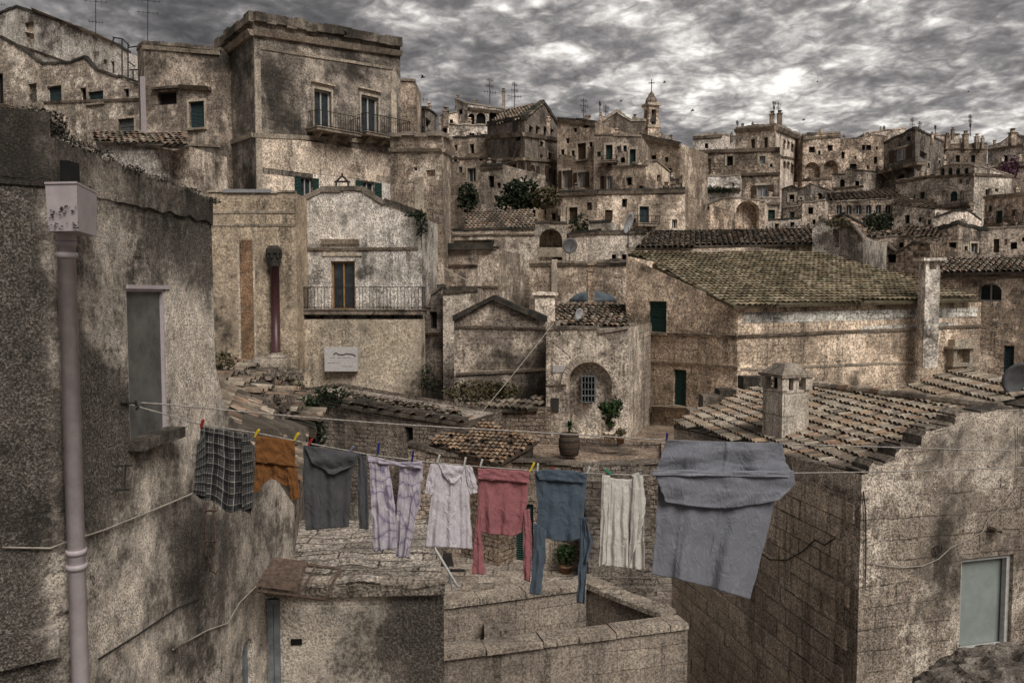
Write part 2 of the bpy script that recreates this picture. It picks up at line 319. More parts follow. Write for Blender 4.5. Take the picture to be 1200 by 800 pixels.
def cloth_mat(name, c, var=.1, extra=None):
    m, t, b = base(name, .95); b.inputs['Specular IOR Level'].default_value = .1
    b.inputs['Sheen Weight'].default_value = .15
    pos = N(t, 'ShaderNodeNewGeometry').outputs['Position']
    n = NOISE(t, MAP(t, pos, (1, 1, .55)), 13, 3, .5, 1.2); n = MA(t, 'ABSOLUTE', MA(t, 'MULTIPLY', MA(t, 'SUBTRACT', n, .5), 3)); n2 = NOISE(t, pos, 260, 2, .7)
    vv = MA(t, 'MULTIPLY', MR(t, n, 0, .8, 1 - var, 1 + var), MR(t, n2, .3, .7, .7, 1.3))
    cv = N(t, 'ShaderNodeCombineColor'); [L(t, vv, cv.inputs[i]) for i in range(3)]
    src = extra(t) if extra else c
    col = MIX(t, 1.0, src, cv.outputs[0], 'MULTIPLY'); L(t, col, b.inputs['Base Color'])
    h = MA(t, 'ADD', MA(t, 'MULTIPLY', n, 1.0), MA(t, 'MULTIPLY', n2, .08))
    bp = N(t, 'ShaderNodeBump'); bp.inputs['Distance'].default_value = .010; bp.inputs['Strength'].default_value = .8; L(t, h, bp.inputs['Height']); L(t, bp.outputs[0], b.inputs['Normal'])
def plaid(t):
    at = N(t, 'ShaderNodeAttribute', attribute_name='tint'); s_ = N(t, 'ShaderNodeSeparateColor'); L(t, at.outputs['Color'], s_.inputs[0])
    def stripes(u, f, lo, hi): return MR(t, MA(t, 'FRACT', MA(t, 'MULTIPLY', u, f)), lo, hi, 0, 1)
    def band(u, f, wdt):
        fr = MA(t, 'FRACT', MA(t, 'MULTIPLY', u, f)); return MA(t, 'LESS_THAN', fr, wdt)
    u, v_ = s_.outputs[0], s_.outputs[1]
    tot = MA(t, 'ADD', MA(t, 'MULTIPLY', band(u, 5, .42), .35), MA(t, 'MULTIPLY', band(v_, 7, .42), .35))
    tot = MA(t, 'ADD', tot, MA(t, 'ADD', MA(t, 'MULTIPLY', band(MA(t, 'ADD', u, .03), 10, .13), .5), MA(t, 'MULTIPLY', band(MA(t, 'ADD', v_, .02), 14, .13), .5)))
    return RAMP(t, tot, [(0, (.012, .012, .013)), (.35, (.035, .035, .036)), (.7, (.09, .087, .083)), (1, (.36, .34, .32))])
def print_(t):
    at = N(t, 'ShaderNodeAttribute', attribute_name='tint')
    wv = N(t, 'ShaderNodeTexWave', wave_type='RINGS'); wv.inputs['Scale'].default_value = .8; wv.inputs['Distortion'].default_value = 14; wv.inputs['Detail'].default_value = 1; wv.inputs['Detail Scale'].default_value = 1.6
    L(t, MAP(t, at.outputs['Color'], (1, 2, 1)), wv.inputs['Vector'])
    return RAMP(t, wv.outputs['Fac'], [(0, (.27, .235, .32)), (.03, (.32, .28, .37)), (.08, (.47, .42, .49)), (1, (.54, .5, .55))])
cloth_mat('c_plaid', None, .25, plaid); cloth_mat('c_print', None, .2, print_)
cloth_mat('c_brown', (.20, .085, .028)); cloth_mat('c_grey', (.085, .085, .09)); cloth_mat('c_white', (.62, .57, .61)); cloth_mat('c_pink', (.34, .13, .14))
cloth_mat('c_blue', (.08, .105, .135)); cloth_mat('c_cream', (.64, .6, .55)); cloth_mat('c_sheet', (.21, .215, .245)); cloth_mat('c_sheet_hem', (.25, .255, .29))

# ---------------------------------------------------------------- roof tiles
def tiles(mb, poly, wd=.24, ex=.38, segs=5, jit=.02, drop=.0, deck=None, lift=.05):
    """barrel tiles over a planar-ish 3-D polygon, rows running down the slope"""
    P = [Vector(p) for p in poly]
    n = Vector((0, 0, 0))
    for i in range(len(P)): n += P[i].cross(P[(i + 1) % len(P)])
    n.normalize()
    if n.z < 0: n = -n
    up = (Vector((0, 0, 1)) - n * n.z)
    if up.length < .01: up = Vector((0, 1, 0)) - n * n.y
    up.normalize(); ac = up.cross(n).normalized(); o = sum(P, Vector()) / len(P)
    q = [((p - o).dot(ac), (p - o).dot(up)) for p in P]
    def inside(x, y):
        c = False
        for i in range(len(q)):
            (x1, y1), (x2, y2) = q[i], q[i - 1]
            if (y1 > y) != (y2 > y) and x < (x2 - x1) * (y - y1) / (y2 - y1) + x1: c = not c
        return c
    x0, x1 = min(a for a, _ in q), max(a for a, _ in q); y0, y1 = min(a for _, a in q), max(a for _, a in q)
    nx = int((x1 - x0) / wd) + 1; ny = int((y1 - y0) / ex) + 1
    for i in range(nx):
        cxx = x0 + (i + .5) * wd
        cj = R.uniform(-.3, .3) * jit
        for j in range(ny):
            ya = y0 + j * ex
            if not inside(cxx, ya + ex * .5) and not inside(cxx, ya + ex * .15): continue
            if R.random() < drop: continue
            tn = (R.random(), R.random(), R.random())
            r1, r2 = wd * .44, wd * .36; L_ = ex * 1.13
            a0 = R.uniform(-1, 1) * jit; a1 = R.uniform(-1, 1) * jit; dz = R.uniform(0, 1) * jit
            vs = []
            for (yy, rr, xx, zz_) in ((ya, r1, cj + a0, lift + dz), (ya + L_, r2, cj + a1, lift * .15 + dz * .5)):
                for k in range(segs + 1):
                    a = math.pi * k / segs
                    vs.append(o + ac * (cxx + xx + math.cos(a) * rr) + up * yy + n * (math.sin(a) * rr * .8 + zz_))
            fs = [(k, k + 1, segs + 2 + k, segs + 1 + k) for k in range(segs)]
            mb.add(vs, fs, tn)
    mb.add(P, [tuple(range(len(P)))], (.0, .5, .5))
    mb.add([p - n * .12 for p in P], [tuple(range(len(P)))], (.0, .5, .5))
    for i in range(len(P)):
        a, b_ = P[i], P[(i + 1) % len(P)]
        mb.quad(a, b_, b_ - n * .12, a - n * .12, (.0, .5, .5))

def leaves(mb, c, rad, n, size, up=.3, flat=1.0):
    c = Vector(c)
    for _ in range(n):
        while True:
            p = Vector((R.uniform(-1, 1), R.uniform(-1, 1), R.uniform(-1, 1)))
            if p.length < 1: break
        if mnoise.noise(p * 2.3 + c) < -.18: continue
        q = c + Vector((p.x * rad[0], p.y * rad[1], p.z * rad[2]))
        a = Vector((R.uniform(-1, 1), R.uniform(-1, 1), R.uniform(-.3, 1))).normalized() * size * R.uniform(.6, 1.4)
        b_ = a.cross(Vector((R.uniform(-1, 1), R.uniform(-1, 1), R.uniform(-1, 1)))).normalized() * size * .33
        mb.add([q, q + a * .5 + b_, q + a, q + a * .5 - b_], [(0, 1, 2, 3)], (R.random(),) * 3)

def stones(mb, c, rad, n, s0, s1):
    """small irregular stones strewn over an ellipsoid-ish heap"""
    for _ in range(n):
        p = Vector(c) + Vector((R.uniform(-1, 1) * rad[0], R.uniform(-1, 1) * rad[1], R.uniform(-1, 1) * rad[2]))
        s_ = R.uniform(s0, s1); mb.box(p, s_ * R.uniform(.8, 1.6), s_, s_ * R.uniform(.5, .9), R.uniform(0, 3), (R.random(),) * 3, R.uniform(.5, .9))

# ---------------------------------------------------------------- houses
class Seg:
    def __init__(s, A, B, prof):   # A,B : 3-D corner (x,y,*) ; prof [(u,z)]
        s.A = Vector((A.x, A.y)); s.B = Vector((B.x, B.y)); s.L = (s.B - s.A).length
        s.t = (s.B - s.A) / s.L; s.n = Vector((-s.t.y, s.t.x)); s.prof = prof; s.holes = []; s.extra = []
    def P(s, u, z, w_=0): q = s.A + s.t * u + s.n * w_; return Vector((q.x, q.y, z))
    def hit(s, px, py):
        r = ray(px, py); d = Vector((r.x, r.y)); e = s.B - s.A
        den = d.x * e.y - d.y * e.x
        k = (s.A.x * e.y - s.A.y * e.x) / den
        q = d * k; return ((q - s.A).dot(s.t), r.z * k)
    def top(s, u):
        pr = s.prof
        for i in range(len(pr) - 1):
            if u <= pr[i + 1][0] or i == len(pr) - 2:
                f = (u - pr[i][0]) / max(1e-6, pr[i + 1][0] - pr[i][0]); f = min(1, max(0, f)); return pr[i][1] + (pr[i + 1][1] - pr[i][1]) * f
    def hbox(s, mb, u0, u1, z0, z1, w0, w1, tint=None):
        mb.hexa([s.P(u0, z0, w0), s.P(u1, z0, w0), s.P(u1, z0, w1), s.P(u0, z0, w1), s.P(u0, z1, w0), s.P(u1, z1, w0), s.P(u1, z1, w1), s.P(u0, z1, w1)], tint)
    def face(s, mb, z0, rev):
        us = sorted({0, s.L, *[u for u, _ in s.prof], *[h[i] for h in s.holes for i in (0, 2)]}); us = [u for u in us if -1e-6 <= u <= s.L + 1e-6]
        zs = sorted({z0, *[h[i] for h in s.holes for i in (1, 3)]}) + [1e9]
        for a, b in zip(us, us[1:]):
            if b - a < 1e-5: continue
            ta, tb = s.top(a + 1e-5), s.top(b - 1e-5)
            for z_, z1 in zip(zs, zs[1:]):
                mc, mz = (a + b) / 2, None
                if z1 < 1e8 and any(h[0] - 1e-6 <= a and b <= h[2] + 1e-6 and h[1] - 1e-6 <= z_ and z1 <= h[3] + 1e-6 for h in s.holes): continue
                if z1 <= min(ta, tb): mb.quad(s.P(a, z_), s.P(b, z_), s.P(b, z1), s.P(a, z1))
                else:
                    mb.quad(s.P(a, z_), s.P(b, z_), s.P(b, max(z_, tb)), s.P(a, max(z_, ta))); break
        for h in s.holes:
            u0, h0, u1, h1, dp = h[:5]
            mb.quad(s.P(u0, h0), s.P(u0, h0, dp), s.P(u0, h1, dp), s.P(u0, h1)); mb.quad(s.P(u1, h0), s.P(u1, h0, dp), s.P(u1, h1, dp), s.P(u1, h1))
            mb.quad(s.P(u0, h0), s.P(u1, h0), s.P(u1, h0, dp), s.P(u0, h0, dp)); mb.quad(s.P(u0, h1), s.P(u1, h1), s.P(u1, h1, dp), s.P(u0, h1, dp))
            if h[5]:   # arch: fill the corners above the curve
                n = 10; rr = (u1 - u0) / 2; uc = (u0 + u1) / 2; rh = min(rr, (h1 - h0) * .5); zc = h1 - rh
                cur = [(uc - rr * math.cos(math.pi * k / n), zc + rh * math.sin(math.pi * k / n)) for k in range(n + 1)]
                for k in range(n):
                    (a, za), (b, zb) = cur[k], cur[k + 1]
                    mb.quad(s.P(a, za, .004), s.P(b, zb, .004), s.P(b, h1, .004), s.P(a, h1, .004)); mb.quad(s.P(a, za, .004), s.P(a, za, dp), s.P(b, zb, dp), s.P(b, zb, .004))

class House:
    def __init__(h, label, corners, yb, mat, feats=(), back=6., cat='stone house', name='stone_house', prof={}, cop='coping', ext=5., group=None, roofz=.15, capr=True, ch=.14, cov=.07, auto=4):
        C = [pt(*((c[0], c[1], c[2]))) for c in corners]
        h.mat = mat; h.z0 = min(pt(corners[i][0], yb, corners[i][2]).z for i in range(len(corners))) - ext
        h.root = root(name, (sum(c.x for c in C) / len(C), sum(c.y for c in C) / len(C), h.z0), label, cat, group)
        h.segs = []
        h.scale = corners[0][2] / F
        for i in range(len(C) - 1):
            s = Seg(C[i], C[i + 1], [(0, C[i].z), ((Vector((C[i + 1].x, C[i + 1].y)) - Vector((C[i].x, C[i].y))).length, C[i + 1].z)])
            for (px, py) in prof.get(i, []):
                if px == '|': s.prof.append((s.prof[-1][0] + .02, s.hit(prev, py)[1]))
                else: s.prof.append(s.hit(px, py)); prev = px
            s.prof.sort(); s.px = (corners[i][0], corners[i + 1][0]); h.segs.append(s)
        h.C = C
        h.post = []
        for f in feats: getattr(h, 'f_' + f[0])(*f[1:])
        dmin = min(c[2] for c in corners)
        if dmin > 50 and auto:
            rects = [f[1:5] for f in feats if f[0] in ('w', 'b')]
            for _ in range(40):
                if auto <= 0: break
                i_ = R.randrange(len(h.segs)); xa, xb = corners[i_][0], corners[i_ + 1][0]
                if xb - xa < 12: continue
                wx = R.uniform(230, 330) / dmin; wy = wx * R.uniform(1.2, 1.8); x = R.uniform(xa + 3, xb - 3 - wx); yt = max(corners[i_][1], corners[i_ + 1][1]); y = yt + R.uniform(6, 34)
                if any(x < r[2] + 3 and x + wx > r[0] - 3 and y < r[3] + 3 and y + wy > r[1] - 4 for r in rects): continue
                rects.append((x, y, x + wx, y + wy)); auto -= 1
                h.f_w(x, y, x + wx, y + wy, R.choice(['d', 'd', 'g', 'shn', 'sh', 'shb', 'n']), R.choice(['', 's', 's', 'a']), i_)
            for _ in range(2):
                i_ = R.randrange(len(h.segs)); f_ = R.uniform(.15, .85); x = corners[i_][0] + (corners[i_ + 1][0] - corners[i_][0]) * f_; y = corners[i_][1] + (corners[i_ + 1][1] - corners[i_][1]) * f_
                h.f_ch(x, y, y - R.uniform(3, 6), R.uniform(190, 330) / dmin, corners[i_][2] + 1.8, 'st_far', R.random() < .5)
        mb = Mb()
        for s in h.segs: s.face(mb, h.z0, .2)
        n0, n1 = h.segs[0].n, h.segs[-1].n
        if len(C) == 3 and capr != 'ext' and (C[0].y + C[2].y) / 2 - C[1].y > 1.2:
            q = C[0] + C[2] - C[1]; backp = [Vector((q.x, q.y, min(c.z for c in C)))]
        elif len(C) == 2: backp = [Vector((C[-1].x + n1.x * back, C[-1].y + n1.y * back, C[-1].z)), Vector((C[0].x + n0.x * back, C[0].y + n0.y * back, C[0].z))]
        else:
            nn = (n0 + n1).normalized(); backp = [Vector((C[-1].x + nn.x * back, C[-1].y + nn.y * back, C[-1].z)), Vector((C[0].x + nn.x * back, C[0].y + nn.y * back, C[0].z))]
        ring = [C[-1]] + backp + [C[0]]
        for a, b in zip(ring, ring[1:]):
            mb.quad(Vector((a.x, a.y, h.z0)), Vector((b.x, b.y, h.z0)), b, a)
        h.wall = mb.build('wall', mat, h.root)
        h.backp = backp
        if capr:
            m2 = Mb(); rp = [Vector((c.x, c.y, c.z - roofz)) for c in C + backp]
            m2.add(rp, [tuple(range(len(rp)))]); m2.build('roof', 'terrace_top' if corners[0][2] < 45 else 'st_far', h.root)
        if cop:
            m3 = Mb()
            for s in h.segs:
                for (ua, za), (ub, zb) in zip(s.prof, s.prof[1:]):
                    Ls = ub - ua
                    if Ls < .02: continue
                    k = max(1, int(Ls / R.uniform(.55, .8))); 
                    for i in range(k):
                        a = ua + Ls * i / k; b = ua + Ls * (i + 1) / k - .012; z1 = za + (zb - za) * i / k; z2 = za + (zb - za) * (i + 1) / k
                        j = R.uniform(-.03, .03) * (1 + ch * 3); hh = ch * R.uniform(.8, 1.15); w0 = -cov + R.uniform(-.015, .015)
                        m3.hexa([s.P(a, z1 + j, w0), s.P(b, z2 + j, w0), s.P(b, z2 + j, .3), s.P(a, z1 + j, .3), s.P(a, z1 + j + hh, w0 + .02), s.P(b, z2 + j + hh, w0 + .02), s.P(b, z2 + j + hh, .3), s.P(a, z1 + j + hh, .3)], (R.random(),) * 3)
            m3.build('coping', cop, h.root)
        for fn in h.post: fn()
    def seg_at(h, px, si=None):
        if si is not None: return h.segs[si]
        for s in h.segs:
            if s.px[0] <= px <= s.px[1]: return s
        return h.segs[0] if px < h.segs[0].px[0] else h.segs[-1]
    def f_w(h, x0, y0, x1, y1, style='d', fl='', si=None, dp=None):
        s = h.seg_at((x0 + x1) / 2, si); k = h.scale
        u0, _ = s.hit(x0, (y0 + y1) / 2); u1, _ = s.hit(x1, (y0 + y1) / 2); _, z1 = s.hit((x0 + x1) / 2, y0); _, z0 = s.hit((x0 + x1) / 2, y1)
        u0 = max(u0, .05); u1 = min(u1, s.L - .05)
        if u1 - u0 < .1: return
        dp = dp or min(.35, .22 + k)
        arch = 'a' in fl
        s.holes.append((u0, z0, u1, z1, dp, arch))
        def go():
            fw = max(.05, (u1 - u0) * .07) if style != 'x' else .022
            fm = {'g': 'frame_white', 'gb': 'frame_brown', 'd': 'frame_dark', 'sh': 'shut_green', 'shb': 'shut_blue', 'shn': 'shut_brown', 'shy': 'shut_grey', 'os': 'frame_white', 'osn': 'frame_white', 'n': 'trim', 'or': 'frame_orange', 'p': 'frame_white', 'x': 'pipe_mauve', 'dg': 'bluegrey'}[style]
            wn = 'door' if 'D' in fl else ('niche' if style == 'n' else 'window')
            m = Mb(); w0, w1 = (dp - .09, dp - .02) if style != 'x' else (dp - .025, dp)
            if style == 'n':
                s.hbox(m, u0 + .002, u1 - .002, z0 + .002, z1 - .002, dp - .03, dp + .1); m.build('niche', h.mat, h.root); return
            s.hbox(m, u0, u0 + fw, z0, z1, w0, w1); s.hbox(m, u1 - fw, u1, z0, z1, w0, w1)
            s.hbox(m, u0 + fw, u1 - fw, z1 - fw, z1, w0, w1); s.hbox(m, u0 + fw, u1 - fw, z0, z0 + fw, w0, w1)
            if style in ('g', 'os', 'osn', 'or', 'gb', 'p') and style != 'p':
                c = (u0 + u1) / 2; s.hbox(m, c - fw * .45, c + fw * .45, z0 + fw, z1 - fw, w0 - .01, w1)
            if 'G' in fl:   # iron grille
                for i in range(1, 5):
                    c = u0 + (u1 - u0) * i / 5; s.hbox(m, c - .02, c + .02, z0, z1, .02, .05)
                for i in range(1, 5):
                    c = z0 + (z1 - z0) * i / 5; s.hbox(m, u0, u1, c - .015, c + .015, .025, .045)
            wobj = m.build(wn, fm, h.root)
            if style in ('sh', 'shb', 'shn', 'shy'):
                c = (u0 + u1) / 2
                for a, b in ((u0 + fw * .5, c - .01), (c + .01, u1 - fw * .5)):
                    m = Mb(); s.hbox(m, a, b, z0 + fw * .5, z1 - fw * .5, dp - .13, dp - .1)
                    for q in (a, b - .05): s.hbox(m, q, q + .05, z0 + fw * .5, z1 - fw * .5, dp - .15, dp - .13)
                    for q in (z0 + fw * .5, (z0 + z1) / 2, z1 - fw * .5 - .06): s.hbox(m, a + .05, b - .05, q, q + .06, dp - .15, dp - .13)
                    m.build('shutter', fm, wobj)
            m = Mb(); s.hbox(m, u0 + .001, u1 - .001, z0 + .001, z1 - .001, dp, dp + .03)
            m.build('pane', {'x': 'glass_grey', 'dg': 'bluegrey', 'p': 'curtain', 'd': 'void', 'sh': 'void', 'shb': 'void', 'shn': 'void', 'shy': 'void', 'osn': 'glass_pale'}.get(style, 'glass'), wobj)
            if style in ('os', 'osn'):
                hw = (u1 - u0) * .5
                for a, b in ((u0 - hw, u0 - .02), (u1 + .02, u1 + hw)):
                    m = Mb(); s.hbox(m, a, b, z0, z1, -.07, -.03)
                    for q in (a, b - .05): s.hbox(m, q, q + .05, z0, z1, -.09, -.07)
                    for q in (z0, (z0 + z1) / 2, z1 - .06): s.hbox(m, a + .05, b - .05, q, q + .06, -.09, -.07)
                    m.build('shutter', 'shut_green' if style == 'os' else 'shut_brown', wobj)
            if 's' in fl or 'p' in fl:
                m = Mb(); q = max(.12, 2.2 * k); pr = .06
                s.hbox(m, u0 - q, u0, z0, z1, -pr, .05); s.hbox(m, u1, u1 + q, z0, z1, -pr, .05); s.hbox(m, u0 - q, u1 + q, z1, z1 + q, -pr, .05)
                if 'p' in fl:
                    s.hbox(m, u0 - q, u1 + q, z1 + q + .003, z1 + q * 2.6, -pr * .6, .05); s.hbox(m, u0 - q * 1.6, u1 + q * 1.6, z1 + q * 2.6 + .003, z1 + q * 3.2, -pr * 3.5, .05)
                m.build('surround', 'trim', wobj)
            if 'v' in fl: pass
            if 'l' in fl:
                m = Mb(); s.hbox(m, u0 - .12, u1 + .12, z0 - .12, z0 - .003, -.14, .02); m.build('sill', 'trim_dark', wobj)
            if 't' in fl:
                m = Mb(); s.hbox(m, u0 - .25, u1 + .25, z1 + .08, z1 + .2, -.28, .02); m.build('canopy', 'trim_dark', wobj)
        h.post.append(go)
    def f_c(h, xa, ya, xb, yb, hm=.18, pr=.12, mat='trim_dark', si=None, name='cornice'):
        s = h.seg_at((xa + xb) / 2, si); (u0, z0), (u1, z1) = s.hit(xa, ya), s.hit(xb, yb)
        def go():
            m = Mb(); n = max(1, int(abs(u1 - u0) / 1.2))
            for i in range(n):
                a, b = u0 + (u1 - u0) * i / n, u0 + (u1 - u0) * (i + 1) / n - .004; za, zb = z0 + (z1 - z0) * i / n, z0 + (z1 - z0) * (i + 1) / n
                j = R.uniform(-.012, .012); p = pr + R.uniform(-.012, .012)
                m.hexa([s.P(a, za + j, -p * .55), s.P(b, zb + j, -p * .55), s.P(b, zb + j, .05), s.P(a, za + j, .05), s.P(a, za + hm + j, -p), s.P(b, zb + hm + j, -p), s.P(b, zb + hm + j, .05), s.P(a, za + hm + j, .05)], (R.random(),) * 3)
            m.build(name, mat, h.root)
        h.post.append(go)
    def f_b(h, x0, x1, yr, ys, yb, proj=.8, nc=3, si=None, thin=.018):
        s = h.seg_at((x0 + x1) / 2, si); u0, zt = s.hit(x0, ys); u1, _ = s.hit(x1, ys); zr = s.hit((x0 + x1) / 2, yr)[1]; zb = s.hit((x0 + x1) / 2, yb)[1]; zt = s.hit((x0 + x1) / 2, ys)[1]
        def go():
            m = Mb(); s.hbox(m, u0, u1, zb, zt, -proj, .02); s.hbox(m, u0 - .05, u1 + .05, zt + .002, zt + .05, -proj - .05, .02)
            for i in range(nc):
                c = u0 + (u1 - u0) * (i + .5) / nc; hh = (zt - zb) * 1.6 + .1
                m.hexa([s.P(c - .1, zb - hh, -proj * .25), s.P(c + .1, zb - hh, -proj * .25), s.P(c + .1, zb - hh, .03), s.P(c - .1, zb - hh, .03), s.P(c - .12, zb - .002, -proj * .8), s.P(c + .12, zb - .002, -proj * .8), s.P(c + .12, zb - .002, .03), s.P(c - .12, zb - .002, .03)])
            bo = m.build('balcony', 'trim_dark', h.root)
            m = Mb(); t0 = zt + .05; nb = max(6, int((u1 - u0) / .16))
            for i in range(nb + 1):
                c = u0 + .04 + (u1 - u0 - .08) * i / nb; s.hbox(m, c - thin / 2, c + thin / 2, t0, zr, -proj + .03, -proj + .03 + thin)
            for zq in (t0 + .06, zr): s.hbox(m, u0 + .02, u1 - .02, zq, zq + .03, -proj + .015, -proj + .06)
            for c in (u0 + .03, u1 - .03):
                s.hbox(m, c - .015, c + .015, zr, zr + .03, -proj + .06, .0)
                for i in range(5):
                    q = -proj + .1 + i * (proj - .12) / 5; s.hbox(m, c - thin / 2, c + thin / 2, t0, zr, q, q + thin)
            m.build('railing', 'iron', bo)
        h.post.append(go)
    def f_ch(h, px, yb, yt, wpx, d, mat='st_warm', pot=True):
        def go():
            b, t_ = pt(px, yb, d), pt(px, yt, d); w_ = wpx * d / F; m = Mb(); H_ = t_.z - b.z + .8
            m.box((b.x, b.y + w_, t_.z - H_ / 2), w_, w_, H_); m.box((b.x, b.y + w_, t_.z + .06), w_ * 1.3, w_ * 1.3, .12)
            if pot: m.box((b.x, b.y + w_, t_.z + .12 + w_ * .3), w_ * .6, w_ * .6, w_ * .6)
            m.box((b.x, b.y + w_, t_.z + .12 + w_ * .72 * (1 if pot else 0)), w_ * 1.1, w_ * 1.1, .08, 0, None, .6)
            m.build('chimney', mat, h.root)
        h.post.append(go)
    def f_r(h, poly, mat='tile_far', wd=.28, ex=.42, segs=4, jit=.025, drop=0):
        def go():
            m = Mb(); tiles(m, [pt(*p) for p in poly], wd, ex, segs, jit, drop); m.build('tiled_roof', mat, h.root)
        h.post.append(go)
    def f_strip(h, x0, y0, x1, y1, mat, pr=.02, si=None, name='panel'):
        s = h.seg_at((x0 + x1) / 2, si); (u0, _), (u1, _) = s.hit(x0, (y0 + y1) / 2), s.hit(x1, (y0 + y1) / 2); zt = s.hit((x0 + x1) / 2, y0)[1]; zb = s.hit((x0 + x1) / 2, y1)[1]
        def go(): m = Mb(); s.hbox(m, u0, u1, zb, zt, -pr, .01); m.build(name, mat, h.root)
        h.post.append(go)

# ================================================================ ground
def lerp(tab, x):
    for (a, b), (c, d) in zip(tab, tab[1:]):
        if x <= c: return b + (d - b) * max(0, (x - a)) / (c - a)
    return tab[-1][1]
def zT(X, Y):
    z = lerp([(-60, -9.5), (25, -9.4), (28, -8.6), (34, -7.5), (40, -6), (46, -3.5), (52, .5), (60, 3.5), (75, 6), (90, 7.5), (110, 12), (130, 17.5), (150, 20), (260, 20), (500, 10), (9000, -5)], Y)
    k = min(1, max(0, (Y - 30) / 12)) * (1 - min(1, max(0, (Y - 60) / 60)))
    z += k * 4.5 * min(1, max(0, (-X - 4) / 6)); z -= 3 * min(1, max(0, (X - 8) / 10)) * min(1, max(0, (Y - 40) / 10)) * (1 - min(1, max(0, (Y - 85) / 20)))
    return z
m = Mb(); xs = [-6000, -2000, -600] + [x * 6 for x in range(-50, 51)] + [600, 2000, 6000]; ys = [-3000, -400, -60] + [y * 3 for y in range(-6, 60)] + [200, 260, 400, 800, 2000, 7000]
vs = [(x, y, zT(x, y) + (mnoise.noise(Vector((x * .07, y * .07, 0))) * .7 if y > 40 else 0)) for y in ys for x in xs]; nx = len(xs)
m.add(vs, [(j * nx + i, j * nx + i + 1, (j + 1) * nx + i + 1, (j + 1) * nx + i) for j in range(len(ys) - 1) for i in range(nx - 1)])
tag(m.build('ground', 'hill', smooth=True), kind='structure')

G = 'houses of the old hill town'
# ================================================================ far skyline
FB = 'st_far'; FP = 'st_far_pale'; FD = 'st_far_dark'
def H(label, corners, yb, mat, feats=(), **k):
    k.setdefault('group', G); return House(label, corners, yb, mat, feats, **k)
# --- right half, distant
H('flat roofed pale house on the right skyline behind the gabled brown house', [(1012, 157, 150), (1062, 151, 150)], 200, FP, [('w', 1020, 163, 1024, 170, 'd'), ('w', 1034, 162, 1038, 170, 'd')], cop='st_far', ch=.3)
H('low pale skyline house left of the rightmost chimneys', [(1086, 160, 152), (1125, 158, 150)], 200, FP, [('w', 1098, 164, 1102, 169, 'd'), ('w', 1110, 164, 1114, 169, 'd'), ('ch', 1118, 158, 152, 3, 149)], cop='st_far', ch=.3)
H('dark stone house topped by a row of chimney stubs on the right skyline', [(1100, 170, 128), (1157, 168, 128)], 215, FD, [('ch', 1112, 168, 159, 4, 127), ('ch', 1134, 168, 157, 5, 127), ('ch', 1147, 168, 160, 4, 127), ('ch', 1153, 168, 162, 3, 127), ('c', 1100, 176, 1157, 175, .3, .2), ('w', 1120, 182, 1125, 190, 'd'), ('w', 1138, 182, 1143, 190, 'd')])
H('pale skyline house at the right picture edge with a sloping parapet', [(1158, 172, 135), (1202, 160, 130)], 215, FP, [('c', 1158, 178, 1200, 171, .4, .3), ('ch', 1190, 164, 155, 6, 129), ('w', 1176, 182, 1181, 190, 'd')], prof={0: [(1172, 168), (1186, 158)]})
H('plain cream plaster house at the right edge above the purple creeper', [(1158, 192, 108), (1204, 190, 104)], 235, FP, [('c', 1158, 199, 1204, 197, .3, .2)])
H('broken grey stone house with ragged walls right of the arcaded palace', [(976, 166, 118), (1010, 162, 118), (1040, 160, 118)], 230, FB, [('w', 1008, 170, 1014, 176, 'd'), ('w', 1015, 170, 1021, 176, 'd'), ('w', 996, 192, 1004, 200, 'd'), ('w', 986, 178, 990, 186, 'd'), ('w', 1024, 184, 1028, 192, 'd')], prof={0: [(990, 163)], 1: [(1024, 158)]})
H('pale stone house with twin arched bays and two small attic windows', [(941, 159, 112), (985, 156, 112)], 230, FB,
  [('w', 948, 172, 955, 179, 'd'), ('w', 970, 170, 976, 177, 'd'), ('w', 943, 190, 961, 209, 'n', 'a', None, .8), ('w', 965, 188, 982, 207, 'n', 'a', None, .8), ('c', 941, 164, 985, 161, .3, .2), ('c', 941, 212, 985, 209, .3, .2)], ch=.3)
H('flat roofed block just left of the long palace roof terrace', [(812, 160, 122), (846, 158, 122), (864, 161, 126)], 200, FP, [('c', 812, 163, 846, 161, .35, .35), ('w', 826, 168, 830, 174, 'd')], ch=.3, back=14)
H('tall cream palace with brown shutters and twin roof chimneys', [(862, 151, 104), (909, 147, 100), (942, 161, 122)], 260, FP,
  [('c', 862, 156, 909, 153, .45, .45), ('c', 909, 153, 942, 167, .45, .45), ('c', 909, 184, 942, 189, .25, .2)] +
  [('w', 880, 163, 885, 174, 'shn', 's'), ('w', 895, 161, 900, 173, 'shn', 's')] +
  [('w', x, y, x + 3.6, y + h, 'shn') for x, y, h in ((918, 164, 12), (922.5, 165, 11), (927, 168, 11), (934, 172, 10), (938, 173, 10), (918, 189, 9), (922.5, 190, 9), (927, 192, 12), (934, 195, 12))] +
  [('ch', 906, 149, 134, 4.5, 104), ('ch', 915, 149, 133, 4.5, 106)], ch=.3)
H('long ochre wall house with a small white window below the tall palace', [(796, 180, 100), (914, 176, 96)], 262, 'st_far',
  [('c', 796, 181, 914, 177, .4, .35), ('w', 852, 183, 859, 194, 'd', 's'), ('w', 890, 183, 897, 192, 'p', 's'), ('w', 823, 186, 833, 206, 'n'), ('c', 796, 209, 914, 205, .3, .3),
   ('w', 887, 217, 900, 231, 'osn', 's'), ('w', 852, 217, 859, 223, 'shb')], ch=.25, back=4)
H('pale terrace house with a planted ledge below the long ochre wall', [(800, 208, 94), (868, 206, 92)], 262, FP, [('c', 800, 226, 868, 224, .3, .4)], ch=.2, back=3)
